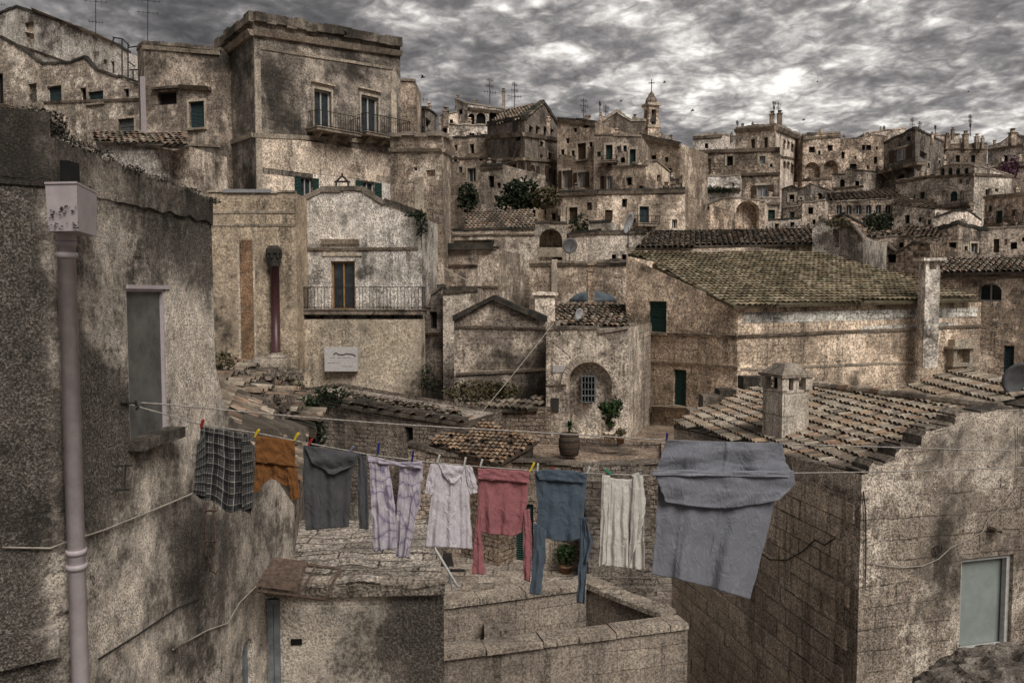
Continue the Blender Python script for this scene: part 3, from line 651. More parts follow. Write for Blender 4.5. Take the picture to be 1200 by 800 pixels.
H('narrow stone house with green shutters beside the great blind arch', [(893, 232, 86), (914, 232, 86)], 300, FB, [('w', 898, 246, 908, 262, 'sh', 's'), ('c', 893, 240, 914, 240, .2, .2)])
H('pale house fronted by a great blind arch', [(830, 240, 82), (862, 232, 80), (896, 236, 80)], 300, FP, [('w', 862, 235, 890, 268, 'n', 'a', 1, 1.2), ('w', 835, 250, 841, 260, 'd')], prof={0: [(845, 233)]})
H('low ruined house with patchy walls left of the blind arch', [(790, 246, 76), (832, 240, 74)], 290, FB, [('w', 812, 252, 818, 262, 'd'), ('c', 790, 249, 832, 244, .2, .25)], cop='coping_mould')
H('gabled brown house with an open balcony on the right skyline', [(1036, 169, 106), (1073, 152, 100), (1106, 168, 112)], 240, FD,
  [('w', 1049, 174, 1062, 188, 'osn', 's'), ('w', 1078, 178, 1086, 186, 'd'), ('b', 1037, 1086, 190, 196, 199, 1.4, 4, 0), ('w', 1052, 204, 1060, 215, 'd'), ('w', 1063, 160, 1067, 165, 'd')], cop='tile_edge', ch=.3, prof={0: [(1071, 151)]})
H('side wing of the cream arcaded house with one small green window', [(1050, 212, 94), (1097, 205, 88)], 275, 'far_white', [('w', 1078, 225, 1084, 236, 'shb', 's'), ('c', 1050, 216, 1097, 208, .25, .2)])
H('cream house with a row of small arched windows and a corbelled balcony', [(1096, 200, 88), (1142, 195, 84), (1186, 206, 90)], 285, 'far_white',
  [('w', x, 197, x + 5, 207, 'sh', 'a') for x in (1102, 1111, 1120, 1130)] + [('w', 1113, 224, 1122, 236, 'sh', 'a'), ('w', 1103, 223, 1109, 236, 'n', 'a'), ('w', 1124, 223, 1130, 236, 'n', 'a'), ('c', 1096, 209, 1142, 206, .25, .25), ('c', 1142, 206, 1186, 208, .25, .25), ('b', 1098, 1142, 236, 240, 243, .9, 12), ('w', 1154, 222, 1160, 229, 'd', 's'), ('w', 1166, 221, 1170, 225, 'd')],
  prof={0: [(1110, 194), (1130, 193)], 1: [(1155, 197)]})
H('brown house at the right edge with a green balcony door', [(1154, 231, 76), (1206, 226, 72)], 300, FB, [('w', 1167, 247, 1175, 262, 'sh', 's'), ('b', 1160, 1206, 255, 263, 265, .9, 4), ('c', 1154, 234, 1206, 229, .3, .3)])
H('long dark house with six arched loggia windows under a tiled strip', [(966, 238, 84), (1054, 232, 82)], 300, FD,
  [('w', 980 + i * 11.5, 240, 987 + i * 11.5, 251, 'g', 'a') for i in range(6)] + [('r', [(966, 236, 84), (1054, 231, 82), (1052, 222, 90), (968, 226, 90)], 'tile_far', .5, .7, 3)])
H('small house with a stone gable and a dark doorway below the cream arcaded house', [(1085, 274, 66), (1124, 263, 64), (1158, 272, 66)], 330, FD,
  [('w', 1112, 284, 1121, 300, 'd', 'sD'), ('w', 1137, 285, 1145, 296, 'g', 's')], cop='tile_edge', ch=.3, prof={})
H('white plastered shed at the right edge with a brown door', [(1155, 268, 70), (1206, 266, 68)], 320, FP, [('w', 1164, 280, 1171, 296, 'shn', 'D'), ('w', 1184, 284, 1192, 292, 'd')])
H('low white walled house with a pale tiled edge among the right hand houses', [(1012, 280, 62), (1094, 274, 60)], 320, FP, [('w', 1022, 287, 1028, 295, 'd'), ('w', 1054, 284, 1059, 290, 'd'), ('r', [(1012, 279, 62), (1094, 273, 60), (1090, 268, 65), (1016, 273, 66)], 'tile_far', .4, .6, 3), ('w', 1070, 284, 1084, 293, 'd')])
H('little gabled house of pale rubble right of the long tiled roof', [(966, 262, 58), (990, 251, 57), (1016, 266, 57)], 320, 'st_far_rub', [('w', 984, 266, 989, 276, 'd'), ('w', 1003, 268, 1008, 280, 'd')], cop='tile_edge')
H('ruined rubble house with a broken wall top behind the chimney flue', [(1030, 294, 50), (1060, 292, 49), (1090, 286, 48)], 340, 'st_far_dark', [('w', 1040, 298, 1050, 308, 'd')], cop='coping_mould', prof={0: [(1042, 290), (1050, 296)], 1: [(1072, 284)]})
H('tumbledown dark house with a crooked wall top below the twin arched bays', [(916, 222, 92), (950, 216, 90), (975, 224, 91)], 270, FD, [('w', 925, 228, 931, 237, 'd', 's'), ('w', 958, 226, 964, 236, 'd', 'a')], cop='coping_mould', prof={0: [(928, 218), (938, 222)]})
H('small pale block house tucked left of the six arched loggia windows', [(940, 238, 82), (968, 235, 81)], 280, FP, [('w', 947, 243, 953, 251, 'd', 's')])
H('stepped brown house rising behind the six arched loggia windows', [(975, 205, 106), (1012, 200, 104), (1040, 204, 106)], 250, FB, [('w', 984, 210, 990, 219, 'd', 'a'), ('w', 1002, 212, 1007, 219, 'd'), ('c', 975, 222, 1012, 219, .2, .25)], prof={0: [(990, 205), (992, 199)]}, cop='tile_edge')
H('grey house with a lean-to tile roof under the cream house side wing', [(1046, 240, 78), (1096, 246, 74)], 300, FB, [('r', [(1046, 239, 78), (1096, 245, 74), (1094, 236, 79), (1050, 231, 83)], 'tile_far', .45, .6, 3), ('w', 1060, 252, 1066, 262, 'd')], cop=None)
H('pale gabled house in front of the corbelled balcony', [(1094, 256, 72), (1118, 248, 71), (1150, 258, 73)], 290, FP, [('w', 1128, 259, 1133, 265, 'd')], cop='tile_edge', prof={1: [(1134, 247)]})
H('tiny white washed house between the blind arch and the long tiled roof', [(900, 258, 72), (938, 256, 71)], 300, FP, [('w', 908, 262, 913, 270, 'd', 's'), ('w', 926, 260, 931, 266, 'd')], cop='tile_edge')
H('low dark terrace house left of the twin blind arches on the hillside', [(918, 244, 86), (944, 240, 85)], 290, FD, [('w', 926, 248, 931, 256, 'sh')], cop='coping_mould')
H('dark tiled outbuilding behind the chimney flue of the big tiled house', [(1060, 276, 56), (1100, 280, 55)], 330, FD, [('r', [(1058, 276, 56), (1102, 280, 55), (1098, 268, 60), (1064, 266, 61)], 'tile_far', .35, .5, 3), ('w', 1074, 284, 1080, 294, 'd')], cop=None)
H('slim tower like house between the round dish and the framed doors', [(690, 262, 50.5), (716, 260, 50)], 320, 'st_pale', [('w', 699, 268, 705, 277, 'd', 's')], cop='tile_edge', back=3)
H('hillside house with a stair ramp below the small classical pediment', [(612, 238, 56), (650, 232, 55)], 290, 'st_warm', [('w', 622, 246, 628, 257, 'shn', 's'), ('w', 638, 243, 643, 251, 'd')], cop='coping_mould', prof={0: [(630, 240)]})
# --- centre, up the hill
H('roof loggia house with two dark arches at the top of the centre hill', [(533, 116, 84), (548, 122, 82), (592, 128, 82)], 190, FP,
  [('w', 549, 133, 556, 146, 'd', 'a', 1), ('w', 558, 132, 569, 145, 'd', 'a', 1), ('w', 573, 131, 582, 143, 'd', 'a', 1), ('c', 548, 129, 592, 134, .25, .3), ('w', 537, 128, 542, 134, 'd'), ('ch', 590, 124, 107, 3.5, 84)], back=6, capr='ext')
H('white stepped house with a round chimney pot left of the roof loggia', [(515, 136, 80), (536, 132, 80)], 200, FP, [('ch', 522, 138, 130, 6, 79), ('w', 527, 140, 531, 146, 'd'), ('w', 519, 150, 524, 157, 'd')])
H('pale house with small openings under the roof loggia', [(526, 146, 76), (575, 148, 76)], 210, FP, [('w', 550, 156, 556, 164, 'd'), ('w', 562, 157, 568, 164, 'd')])
H('brown stone house with a double window left below the gabled house', [(527, 162, 68), (574, 160, 66)], 250, 'st_warm', [('w', 551, 169, 556, 180, 'd', 's'), ('w', 548, 197, 558, 213, 'g', 's'), ('c', 527, 187, 574, 186, .15, .12)], cop='tile_edge')
H('big dark gabled house with an open attic loggia', [(571, 148, 66), (615, 140, 60), (655, 150, 68)], 260, 'st_dark',
  [('w', 620, 148, 625, 160, 'd', '', 1), ('w', 628, 148, 633, 161, 'd', '', 1), ('w', 637, 149, 642, 161, 'd', '', 1), ('w', 645, 151, 649, 162, 'd', '', 1), ('w', 598, 192, 606, 210, 'shn', 'ast', 0), ('w', 621, 193, 628, 211, 'osn', 'a', 1), ('w', 642, 197, 649, 213, 'osn', 'a', 1),
   ('c', 571, 163, 615, 160, .3, .25, 'trim_dark', 0), ('c', 615, 160, 655, 166, .3, .25, 'trim_dark', 1), ('c', 571, 188, 615, 188, .2, .2, 'trim', 0), ('c', 615, 188, 655, 191, .2, .2, 'trim', 1),
   ('r', [(571, 148, 66), (615, 140, 60), (636, 121, 64), (592, 131, 72)], 'tile_far', .4, .6, 3)], prof={1: [(637, 122)]}, cop='tile_edge', ch=.35)
H('lean-to stone house with a leaning beam and dark doorway below the dark gable', [(563, 196, 57), (590, 193, 56)], 260, 'st_warm', [('w', 572, 206, 579, 220, 'd'), ('c', 563, 200, 590, 197, .15, .15)], cop='tile_edge')
H('tall narrow house with a framed shuttered window right of the dark gable', [(653, 139, 64), (698, 143, 62)], 260, 'st_warm',
  [('w', 677, 168, 687, 187, 'shn', 'sl'), ('w', 659, 200, 667, 220, 'osn', 's'), ('w', 677, 202, 686, 220, 'osn', 's'), ('w', 684, 145, 690, 150, 'd'), ('c', 653, 144, 698, 148, .2, .2), ('w', 672, 150, 676, 155, 'd')], cop='tile_edge')
H('house with a small classical pediment behind the bell tower steps', [(697, 146, 70), (757, 143, 68)], 240, 'st_warm', [('ch', 704, 146, 135, 3, 69)], prof={0: [(707, 143), (723, 132), (741, 143)]}, cop='trim', ch=.25)
H('ochre house with two tall green shutters and a tiny balcony beneath the bell tower', [(696, 158, 61), (752, 160, 60)], 260, 'st_warm',
  [('w', 710, 170, 718, 190, 'sh', 's'), ('w', 738, 175, 745, 194, 'sh', 's'), ('b', 706, 724, 184, 190, 192, .7, 2), ('w', 703, 206, 709, 222, 'shn', 'a'), ('w', 711, 206, 717, 222, 'osn', 'a'), ('w', 718, 208, 724, 218, 'g')], cop='trim_dark')
H('long low wing with a sloping cornice stretching right of the bell tower', [(750, 158, 66), (797, 168, 64)], 240, 'st_warm', [('c', 750, 163, 797, 173, .25, .25), ('w', 763, 182, 769, 187, 'd'), ('w', 781, 197, 787, 208, 'd')], cop='tile_edge')
H('cream cube house with one small square window in the centre of the hill', [(718, 196, 56), (757, 195, 54), (785, 203, 57)], 250, 'st_plaster', [('w', 734, 208, 741, 217, 'd', 's'), ('w', 770, 205, 774, 213, 'd', '', 1)], cop='trim_dark', prof={1: [(762, 190), (770, 190)]})
H('ruined arch house with a dark cave mouth beside the cream cube house', [(779, 214, 62), (800, 206, 62)], 290, 'st_far_rub', [('w', 781, 221, 796, 246, 'd', 'a', None, 1.5)], cop='coping_mould')
H('wide stone house with two framed dark doors above the satellite dish', [(657, 226, 53), (700, 224, 52), (803, 222, 54)], 300, 'st_warm',
  [('w', 667, 243, 677, 262, 'shn', 's'), ('w', 709, 246, 718, 258, 'shn', 'D'), ('w', 749, 242, 760, 262, 'shb', 's'), ('b', 742, 768, 254, 263, 266, .7, 2), ('c', 657, 230, 700, 228, .2, .2), ('c', 700, 228, 803, 226, .2, .2), ('w', 645, 250, 651, 258, 'd', '', 0)], cop='tile_edge')
H('low patched house with a round cave window left of the framed doors', [(640, 234, 55), (665, 231, 54)], 300, 'st_dark', [('w', 646, 250, 651, 258, 'd')], cop='coping_mould')
H('pale wall house with two tiny windows and a cornice behind the satellite dish', [(658, 276, 50), (700, 272, 49), (758, 271, 49)], 330, 'st_plaster', [('w', 717, 298, 722, 306, 'd'), ('w', 729, 298, 734, 306, 'd'), ('c', 658, 279, 700, 275, .15, .15), ('c', 700, 275, 758, 274, .15, .15)], cop='tile_edge')
H('stone house with an arched niche sheltering a yellow patched parapet', [(627, 262, 49), (664, 262, 49)], 340, 'st_warm', [('w', 632, 268, 659, 307, 'n', 'a', None, 1.5), ('strip', 632, 290, 659, 301, 'st_yellow', -.4), ('c', 627, 309, 664, 309, .15, .15)], cop='tile_edge')
H('square stone house under a band of reddish ribbed roof tiles', [(530, 270, 50), (627, 269, 49)], 375, 'st_warm',
  [('r', [(544, 269, 50), (627, 268, 49), (624, 246, 53), (547, 248, 54)], 'tile_far', .27, .45, 4, .02), ('w', 579, 304, 589, 330, 'shb', 's'), ('c', 530, 277, 627, 276, .12, .12), ('c', 533, 285, 580, 284, .15, .3)], cop='tile_edge', back=7)
H('long plain retaining wall house left of the big tiled house', [(620, 309, 44), (742, 307, 42)], 380, 'st_warm', [('c', 622, 312, 742, 311, .12, .12), ('strip', 647, 304, 653, 370, 'trim', .12, None, 'pilaster')], cop='trim_dark')
H('stone house with a tiny square window and tiled parapet right of the balcony house', [(497, 290, 43), (584, 292, 42)], 400, 'st_warm', [('w', 505, 322, 516, 335, 'd', 's'), ('c', 490, 312, 560, 313, .12, .18), ('c', 525, 338, 584, 338, .12, .15), ('strip', 500, 285, 578, 293, 'tile_edge', .3)], cop='tile_edge')
# long low tiled roof behind the big house
H('long low house under a dark ribbed tile roof behind the big mossy roof', [(744, 292, 46), (840, 292, 44), (958, 286, 44)], 340, 'st_plaster',
  [('r', [(744, 291, 45), (957, 285, 43.5), (954, 267, 48), (762, 270, 50)], 'tile_far', .3, .45, 4, .03)], cop=None)
H('ragged pale ruin wall at the right end of the long tiled roof', [(952, 268, 43.5), (985, 258, 43), (1012, 280, 42)], 345, 'st_rubble_pale', [('w', 976, 268, 984, 290, 'n')], cop='coping_mould', prof={0: [(962, 258), (972, 262)], 1: [(1000, 266)]})
H('dark stone house with an arched window under a long tiled roof at right', [(1098, 322, 44), (1215, 320, 41)], 480, 'st_warm',
  [('w', 1146, 332, 1174, 353, 'g', 'a', None, .5), ('r', [(1100, 320, 43.6), (1215, 318, 40.6), (1210, 301, 44), (1104, 303, 47)], 'tile_far', .3, .45, 4, .03), ('c', 1098, 328, 1210, 326, .12, .12), ('w', 1176, 405, 1188, 440, 'shb', 'D')], cop=None)

# ================================================================ upper left
H('old white plastered house climbing the top left corner with a sloping roofline', [(-30, 22, 66), (150, 62, 60)], 150, 'st_plaster',
  [('w', 29, 26, 40, 50, 'n', '', None, .3), ('c', 0, 46, 148, 98, .12, .15), ('w', 130, 72, 134, 86, 'd'), ('c', 40, 13, 138, 53, .18, .3, 'trim_dark')], prof={0: [(0, 17), (20, 9), (80, 29), (137, 53)]}, cop='tile_edge', back=6, ch=.2)
H('brick coursed house with blue green shutters on a ledge at upper left', [(-30, 72, 54), (50, 76, 52), (166, 100, 49)], 190, 'st_warm',
  [('w', 56, 101, 73, 120, 'shb', 's'), ('w', 94, 103, 101, 121, 'd'), ('w', 103, 107, 121, 121, 'shb', 'l'), ('w', 139, 139, 158, 158, 'shy', 's'), ('w', 33, 98, 43, 121, 'n'), ('w', -4, 86, 4, 128, 'd', 'D'), ('b', -12, 17, 112, 127, 129, .7, 2, 0), ('c', 52, 122, 165, 118, .14, .12), ('w', 10, 170, 20, 180, 'd'), ('w', 145, 104, 151, 114, 'd')],
  prof={0: [(0, 44), (25, 58)], 1: [(84, 74), (100, 68), (112, 82)]}, cop='tile_edge', back=8, capr='ext')
H('left wing of the palazzo with a framed blue green window', [(161, 60, 49), (168, 52, 46), (260, 60, 44.5)], 240, 'st_palazzo',
  [('w', 222, 119, 240, 150, 'shb', 'sl'), ('w', 184, 107, 207, 123, 'd', 't'), ('w', 225, 191, 243, 217, 'shb', 's'), ('c', 213, 105, 248, 107, .2, .35, 'trim_dark', 1), ('c', 168, 58, 258, 65, .2, .15, 'trim', 1), ('c', 168, 168, 258, 173, .12, .1, 'trim', 1), ('strip', 166, 90, 171, 158, 'pipe_mauve', .08, 1, 'drainpipe')], ch=.22, back=6, capr='ext', cop='coping_mould')
H('great palazzo with two pedimented balcony doors and a crusted parapet', [(256, 60, 46.5), (297, 26, 42), (469, 55, 49)], 330, 'st_palazzo',
  [('c', 257, 72, 297, 42, .3, .3, 'trim_dark', 0), ('c', 297, 42, 469, 67, .3, .3, 'trim_dark', 1), ('c', 305, 58, 460, 82, .14, .1, 'trim', 1), ('c', 257, 174, 297, 161, .22, .14, 'trim', 0), ('c', 297, 161, 458, 169, .22, .14, 'trim', 1),
   ('w', 368, 106, 388, 157, 'g', 'pD', 1), ('w', 423, 113, 443, 163, 'g', 'pD', 1), ('b', 359, 410, 137, 156, 159, 1.1, 3, 1), ('b', 416, 468, 141, 162, 165, 1.1, 3, 1),
   ('w', 352, 208, 366, 235, 'os', '', 1), ('w', 424, 213, 439, 236, 'os', '', 1), ('strip', 306.5, 169, 457, 206, 'st_plaster', .03, 1, 'plaster_coat'), ('strip', 306.5, 206, 351, 240, 'st_plaster', .03, 1, 'plaster_coat'), ('strip', 367, 206, 423, 240, 'st_plaster', .03, 1, 'plaster_coat'), ('strip', 440, 206, 457, 240, 'st_plaster', .03, 1, 'plaster_coat'), ('strip', 299, 70, 306, 228, 'trim', .06, 1, 'pilaster'), ('strip', 458, 85, 464, 165, 'trim', .06, 1, 'pilaster')],
  ch=.5, cov=.25, cop='coping_mould', roofz=.4)
H('little rooftop annex on the right end of the great palazzo', [(469, 95, 50), (487, 96, 50)], 170, 'st_palazzo', [], cop='trim_dark', back=3)
H('small tiled attic hut between the palazzo annex and the white stepped house', [(487, 130, 56), (498, 127, 54), (512, 136, 57)], 170, 'st_dark', [('w', 499, 140, 505, 150, 'd')], cop='tile_edge')
H('narrow stone tower house with a moulded top right of the palazzo', [(457, 160, 42), (519, 160, 40.5), (528, 166, 44)], 320, 'st_warm',
  [('c', 457, 178, 519, 178, .15, .15, 'trim'), ('c', 519, 178, 528, 184, .15, .15, 'trim'), ('w', 499, 199, 510, 207, 'n'), ('w', 476, 250, 492, 275, 'n', '', None, .2), ('strip', 487, 208, 497, 262, 'trim', .1, 0, 'pilaster'), ('w', 485, 196, 489, 200, 'd')], cop='coping', ch=.2, cov=.15)
H('low annex with a row of roof tiles below the upper left shutters', [(112, 168, 38), (180, 171, 37)], 230, 'st_plaster', [('r', [(112, 166, 37.6), (221, 172, 36.4), (214, 157, 39), (114, 158, 40)], 'tile_far', .3, .5, 4, .04)], cop=None, back=3)
H('set back annex wall with a dark blue green door under the tile eave', [(178, 184, 38.5), (222, 172, 38)], 250, 'st_plaster', [('w', 181, 184, 200, 211, 'shb', 'D')], cop=None, back=3)

# ================================================================ middle left
H('ochre plastered house with a strip of exposed brick down its front', [(243, 226, 35), (346, 226, 35)], 470, 'st_yellow',
  [('c', 243, 250, 346, 250, .1, .06, 'trim'), ('c', 243, 265, 346, 265, .1, .06, 'trim'), ('strip', 282, 281, 297, 425, 'brick_strip', .015), ('strip', 279, 281, 281.7, 425, 'trim', .02, None, 'band'), ('strip', 297.3, 281, 299.5, 425, 'trim', .02, None, 'band'), ('strip', 262, 222, 318, 226, 'zinc', .1, None, 'flashing')], ch=.08, back=6)
H('pale balcony house with an orange brown door and a ragged wall top', [(345, 234, 37), (494, 254, 36.5)], 500, 'st_rubble_pale',
  [('w', 388, 306, 416, 363, 'or', 'D'), ('b', 363, 500, 337, 363, 368, .9, 5), ('c', 346, 294, 490, 293, .12, .12), ('c', 378, 286, 422, 286, .22, .25, 'trim', None, 'lintel'), ('strip', 378, 296, 424, 300, 'trim', .06)],
  prof={0: [(352, 236), (376, 225), (424, 225), (438, 233), (450, 240), (470, 246)]}, cop='coping_mould', ch=.25)
for o in bpy.data.objects:
    pass
H('brown stained basement block carrying the balcony house', [(347, 374, 36.2), (493, 374, 35.7)], 520, 'st_yellow', [('c', 420, 470, 490, 466, .15, .2)], cop=None, back=1.0, capr=False)
H('crumbling stepped stone block right of the balcony house', [(493, 362, 37), (519, 336, 36.5), (530, 350, 38)], 500, 'st_dark', [('w', 503, 365, 512, 385, 'd'), ('c', 493, 392, 519, 392, .12, .2), ('w', 520, 405, 527, 425, 'd')], cop='coping_mould', prof={0: [(505, 360), (506, 345)]})
H('pale stone pier house squeezed left of the gabled shed', [(519, 342, 36), (560, 338, 36)], 470, 'st_plaster', [('c', 519, 345, 560, 341, .1, .15)], cop='tile_edge')
H('wide stone shed with a low gable and a plain stained front', [(532, 376, 33), (640, 378, 32)], 520, 'st_palazzo',
  [('c', 533, 385, 640, 386, .1, .1), ('c', 536, 440, 640, 434, .12, .15, 'trim')], prof={0: [(580, 352)]}, cop='tile_edge', ch=.22, cov=.2, back=8, capr=False,
  )
H('little house with a row of tiles and a crown topped chimney behind the gabled shed', [(630, 384, 35), (738, 386, 34)], 470, 'st_warm',
  [('r', [(640, 382, 35), (738, 384, 34), (734, 356, 38), (652, 356, 39)], 'tile_far', .26, .42, 4, .04), ('ch', 639, 378, 346, 24, 34, 'st_plaster', False), ('ch', 693, 356, 318, 8, 39, 'st_warm')], cop=None, back=5)
H('arch fronted stone house with a grilled window in its recess', [(640, 386, 30.5), (737, 384, 29.5)], 540, 'st_pale',
  [('w', 665, 424, 717, 512, 'n', 'a', None, .5), ('c', 640, 452, 664, 452, .08, .06, 'trim'), ('strip', 648, 428, 662, 436, 'marble', .03, None, 'plaque'), ('strip', 646, 466, 655, 482, 'frame_dark', .06, None, 'meter_box')], prof={0: [(700, 384), (701, 390)]}, cop='coping')
# ================================================================ big tiled house
BIG = H('big stone house with dark green shutters under the broad mossy tile roof', [(734, 300, 36), (865, 360, 31.5), (1150, 354, 36)], 540, 'st_pale',
  [('w', 760, 353, 781, 389, 'sh', 'l'), ('w', 789, 433, 804, 475, 'sh', 'l'), ('c', 735, 391, 865, 396, .12, .12, 'trim_dark', 0), ('c', 865, 396, 1150, 383, .12, .12, 'trim_dark', 1),
   ('c', 735, 422, 865, 431, .1, .1, 'trim', 0), ('c', 868, 434, 1100, 424, .1, .06, 'trim', 1), ('c', 768, 478, 812, 480, .12, .4, 'trim_dark', 0, 'ledge'), ('c', 870, 379, 1145, 371, .42, .012, 'white_chunk', 1, 'whitewashed_band'), ('c', 1008, 391, 1120, 385, .3, .016, 'white_chunk', 1, 'whitewashed_band'),
   ('r', [(860, 358, 31.0), (1146, 351, 35.4), (965, 297, 41.5), (736, 297, 38.5)], 'tile_moss', .25, .35, 5, .03)], cop=None, capr=False, back=8)
# flue with a flat cap on the right face, hooded vent
m = Mb(); a = pt(1089, 316, 33.9); b = pt(1089, 430, 33.9); m.box((a.x, a.y, (a.z + b.z) / 2), .62, .62, a.z - b.z); m.box((a.x, a.y, a.z + .42), .95, .95, .12)
for dx in (-.22, .22):
    for dy in (-.22, .22): m.box((a.x + dx, a.y + dy, a.z + .18), .14, .14, .36)
m.build('chimney', 'st_plaster', BIG.root)
m = Mb(); s = BIG.segs[1]; (u0, z1), (u1, z0) = s.hit(1108, 408), s.hit(1134, 424)
s.hbox(m, u0 - .1, u1 + .1, z1, z1 + .1, -.5, .02); s.hbox(m, u0 + .15, u1 - .15, z1 + .1, z1 + .4, -.35, .02); s.hbox(m, u0 + .1, u0 + .3, z0, z1, -.35, .02); s.hbox(m, u1 - .3, u1 - .1, z0, z1, -.35, .02); s.hbox(m, u0, u1, z0 - .15, z0, -.4, .02)
m.build('niche', 'trim', BIG.root)

# bell tower ------------------------------------------------------------
b0 = pt(764, 165, 68); rt = root('bell_tower', (b0.x, b0.y, b0.z - 2), 'slender baroque church bell tower with a cross on its domed top', 'bell tower')
k = 68 / F
w_ = 13 * k; zt = pt(764, 122, 68).z; cy_ = b0.y + w_ / 2; AN = .3
def Z(y): return pt(764, y, 68).z
m = Mb(); m.box((b0.x, cy_, (b0.z - 3 + Z(148)) / 2), w_ * 1.15, w_ * 1.15, Z(148) - b0.z + 3, AN)
for sx_ in (-1, 1):
    for sy_ in (-1, 1):
        dx, dy = sx_ * w_ * .36, sy_ * w_ * .36; m.box((b0.x + dx * math.cos(AN) - dy * math.sin(AN), cy_ + dx * math.sin(AN) + dy * math.cos(AN), (Z(148) + zt) / 2), w_ * .28, w_ * .28, zt - Z(148), AN)
m.box((b0.x, cy_, (Z(128) + zt) / 2), w_ * .96, w_ * .96, zt - Z(128), AN); m.build('shaft', 'st_far_pale', rt)
m = Mb()
for zy, kx in ((122, 1.3), (148, 1.35), (158, 1.3)): m.box((b0.x, cy_, Z(zy)), w_ * kx, w_ * kx, .22, AN)
m.build('cornice', 'trim', rt)
m = Mb(); m.box((b0.x, cy_, (Z(147) + Z(128)) / 2), w_ * .35, w_ * .35, (Z(128) - Z(147)) * .95, AN); m.lathe((b0.x, cy_ - w_ * .3, Z(143)), [(.34, 0), (.3, .25), (.2, .5), (.05, .6)], 10); m.build('bell', 'iron', rt)
m = Mb(); m.lathe((b0.x, cy_, zt + .1), [(w_ * .5, 0), (w_ * .55, .2), (w_ * .46, .45), (w_ * .3, .65), (w_ * .26, .8), (w_ * .12, .95), (.06, 1.05)], 12); m.build('dome', 'st_far', rt)
m = Mb(); zc = zt + 1.1; m.box((b0.x, cy_, zc + .5), .06, .06, 1.1); m.box((b0.x, cy_, zc + .75), .5, .06, .06); m.build('cross', 'iron', rt)
for dx in (-14, -10, -6):
    m = Mb(); p = pt(764 + dx, 146, 68); m.lathe((p.x, p.y + .5, p.z - 1), [(.25, 0), (.25, .6), (.12, .7), (.22, .95), (.05, 1.3)], 6); m.build('finial', 'st_far', rt)
def ptz(px, py, z): r = ray(px, py); return r * (z / r.z)
# ================================================================ valley floor, alley
m = Mb(); m.quad(Vector((-14, 4, -8.6)), Vector((14, 4, -8.6)), Vector((14, 27, -8.6)), Vector((-14, 27, -8.6))); tag(m.build('alley', 'paving'), kind='structure')
WALLR = House('rubble retaining wall with a green door behind the washing', [(478, 522, 26), (775, 543, 24.5)], 690, 'st_rubble',
  [('w', 596, 590, 625, 664, 'sh', 'D'), ('w', 540, 600, 571, 672, 'd', 'D'), ('strip', 573, 615, 590, 672, 'trim', .12, None, 'pilaster'), ('strip', 640, 618, 653, 668, 'trim', .12, None, 'pilaster'), ('c', 500, 600, 590, 606, .1, .1, 'trim'), ('c', 596, 586, 628, 586, .14, .1, 'trim', None, 'lintel')],
  prof={0: [(500, 528), (585, 549), (588, 541), (640, 544), (700, 546)]}, cop='coping_mould', cat='wall', name='retaining_wall', ext=1, back=3.5, capr=False, ch=.1)
H('low tile topped rubble house below the marble plaque', [(340, 458, 30), (400, 470, 29), (545, 494, 27)], 620, 'st_rubble', [('w', 474, 500, 484, 520, 'd'), ('strip', 352, 500, 372, 560, 'st_plaster', .1, None, 'panel'), ('r', [(400, 474, 28.8), (545, 496, 26.9), (540, 482, 28.5), (402, 458, 30.6)], 'tile_far', .24, .4, 4, .05, .1)], cop='tile_edge', back=3)
H('terraced bank wall with a line of tiles below the gabled shed', [(533, 480, 31), (645, 476, 30.2)], 540, 'st_rubble', [('r', [(536, 482, 30.8), (630, 478, 30.1), (632, 470, 31), (540, 472, 31.6)], 'tile_far', .26, .5, 4, .04)], cop=None, back=1.5)
H('squat shed under a fan of rusty orange tiles', [(507, 524, 26.6), (584, 546, 24.8), (625, 524, 26.1)], 600, 'st_rubble', [('r', [(503, 520, 26.6), (584, 543, 24.4), (630, 517, 26.2), (549, 489, 28.6)], 'tile_red', .17, .28, 5, .03, .03)], cop=None, capr=False)
# stairs
m = Mb(); A = pt(690, 672, 22.6); B = pt(768, 672, 22.6)
for i in range(14):
    z1 = -8.6 + (i + 1) * .24; y = 22.3 + i * .17
    m.hexa([Vector((A.x + R.uniform(-.05, .05), y, -8.6)), Vector((B.x, y, -8.6)), Vector((B.x, 24.7, -8.6)), Vector((A.x, 24.7, -8.6)), Vector((A.x, y + R.uniform(-.02, .02), z1)), Vector((B.x, y, z1)), Vector((B.x, 24.7, z1)), Vector((A.x, 24.7, z1))])
tag(m.build('stone_stairs', 'st_rubble', org=Vector((A.x, 22.5, -8.6))), 'worn pale stone stairs rising behind the hanging white top', 'stairs')

AH = [o for o in bpy.data.objects if o.get('label', '').startswith('arch fronted')][0]
ys_ = 29.95
def ap(px, py, d): return pt(px, py, d)
m = Mb(); a, b = ap(682, 441, 30.05), ap(697, 471, 30.05)
m.hexa([Vector((a.x, 30.2, b.z)), Vector((b.x, 30.2, b.z)), Vector((b.x, 30.5, b.z)), Vector((a.x, 30.5, b.z)), Vector((a.x, 30.2, a.z)), Vector((b.x, 30.2, a.z)), Vector((b.x, 30.5, a.z)), Vector((a.x, 30.5, a.z))]); wo_ = m.build('window', 'void', AH)
m = Mb()
for i in range(5): x = a.x + (b.x - a.x) * i / 4; m.box((x, 30.1, (a.z + b.z) / 2), .05 if i in (0, 4) else .035, .1, a.z - b.z + .1)
for i in range(5): m.box(((a.x + b.x) / 2, 30.1, b.z + (a.z - b.z) * i / 4), b.x - a.x, .06, .04)
m.build('grille', 'shut_grey', wo_)
m = Mb()
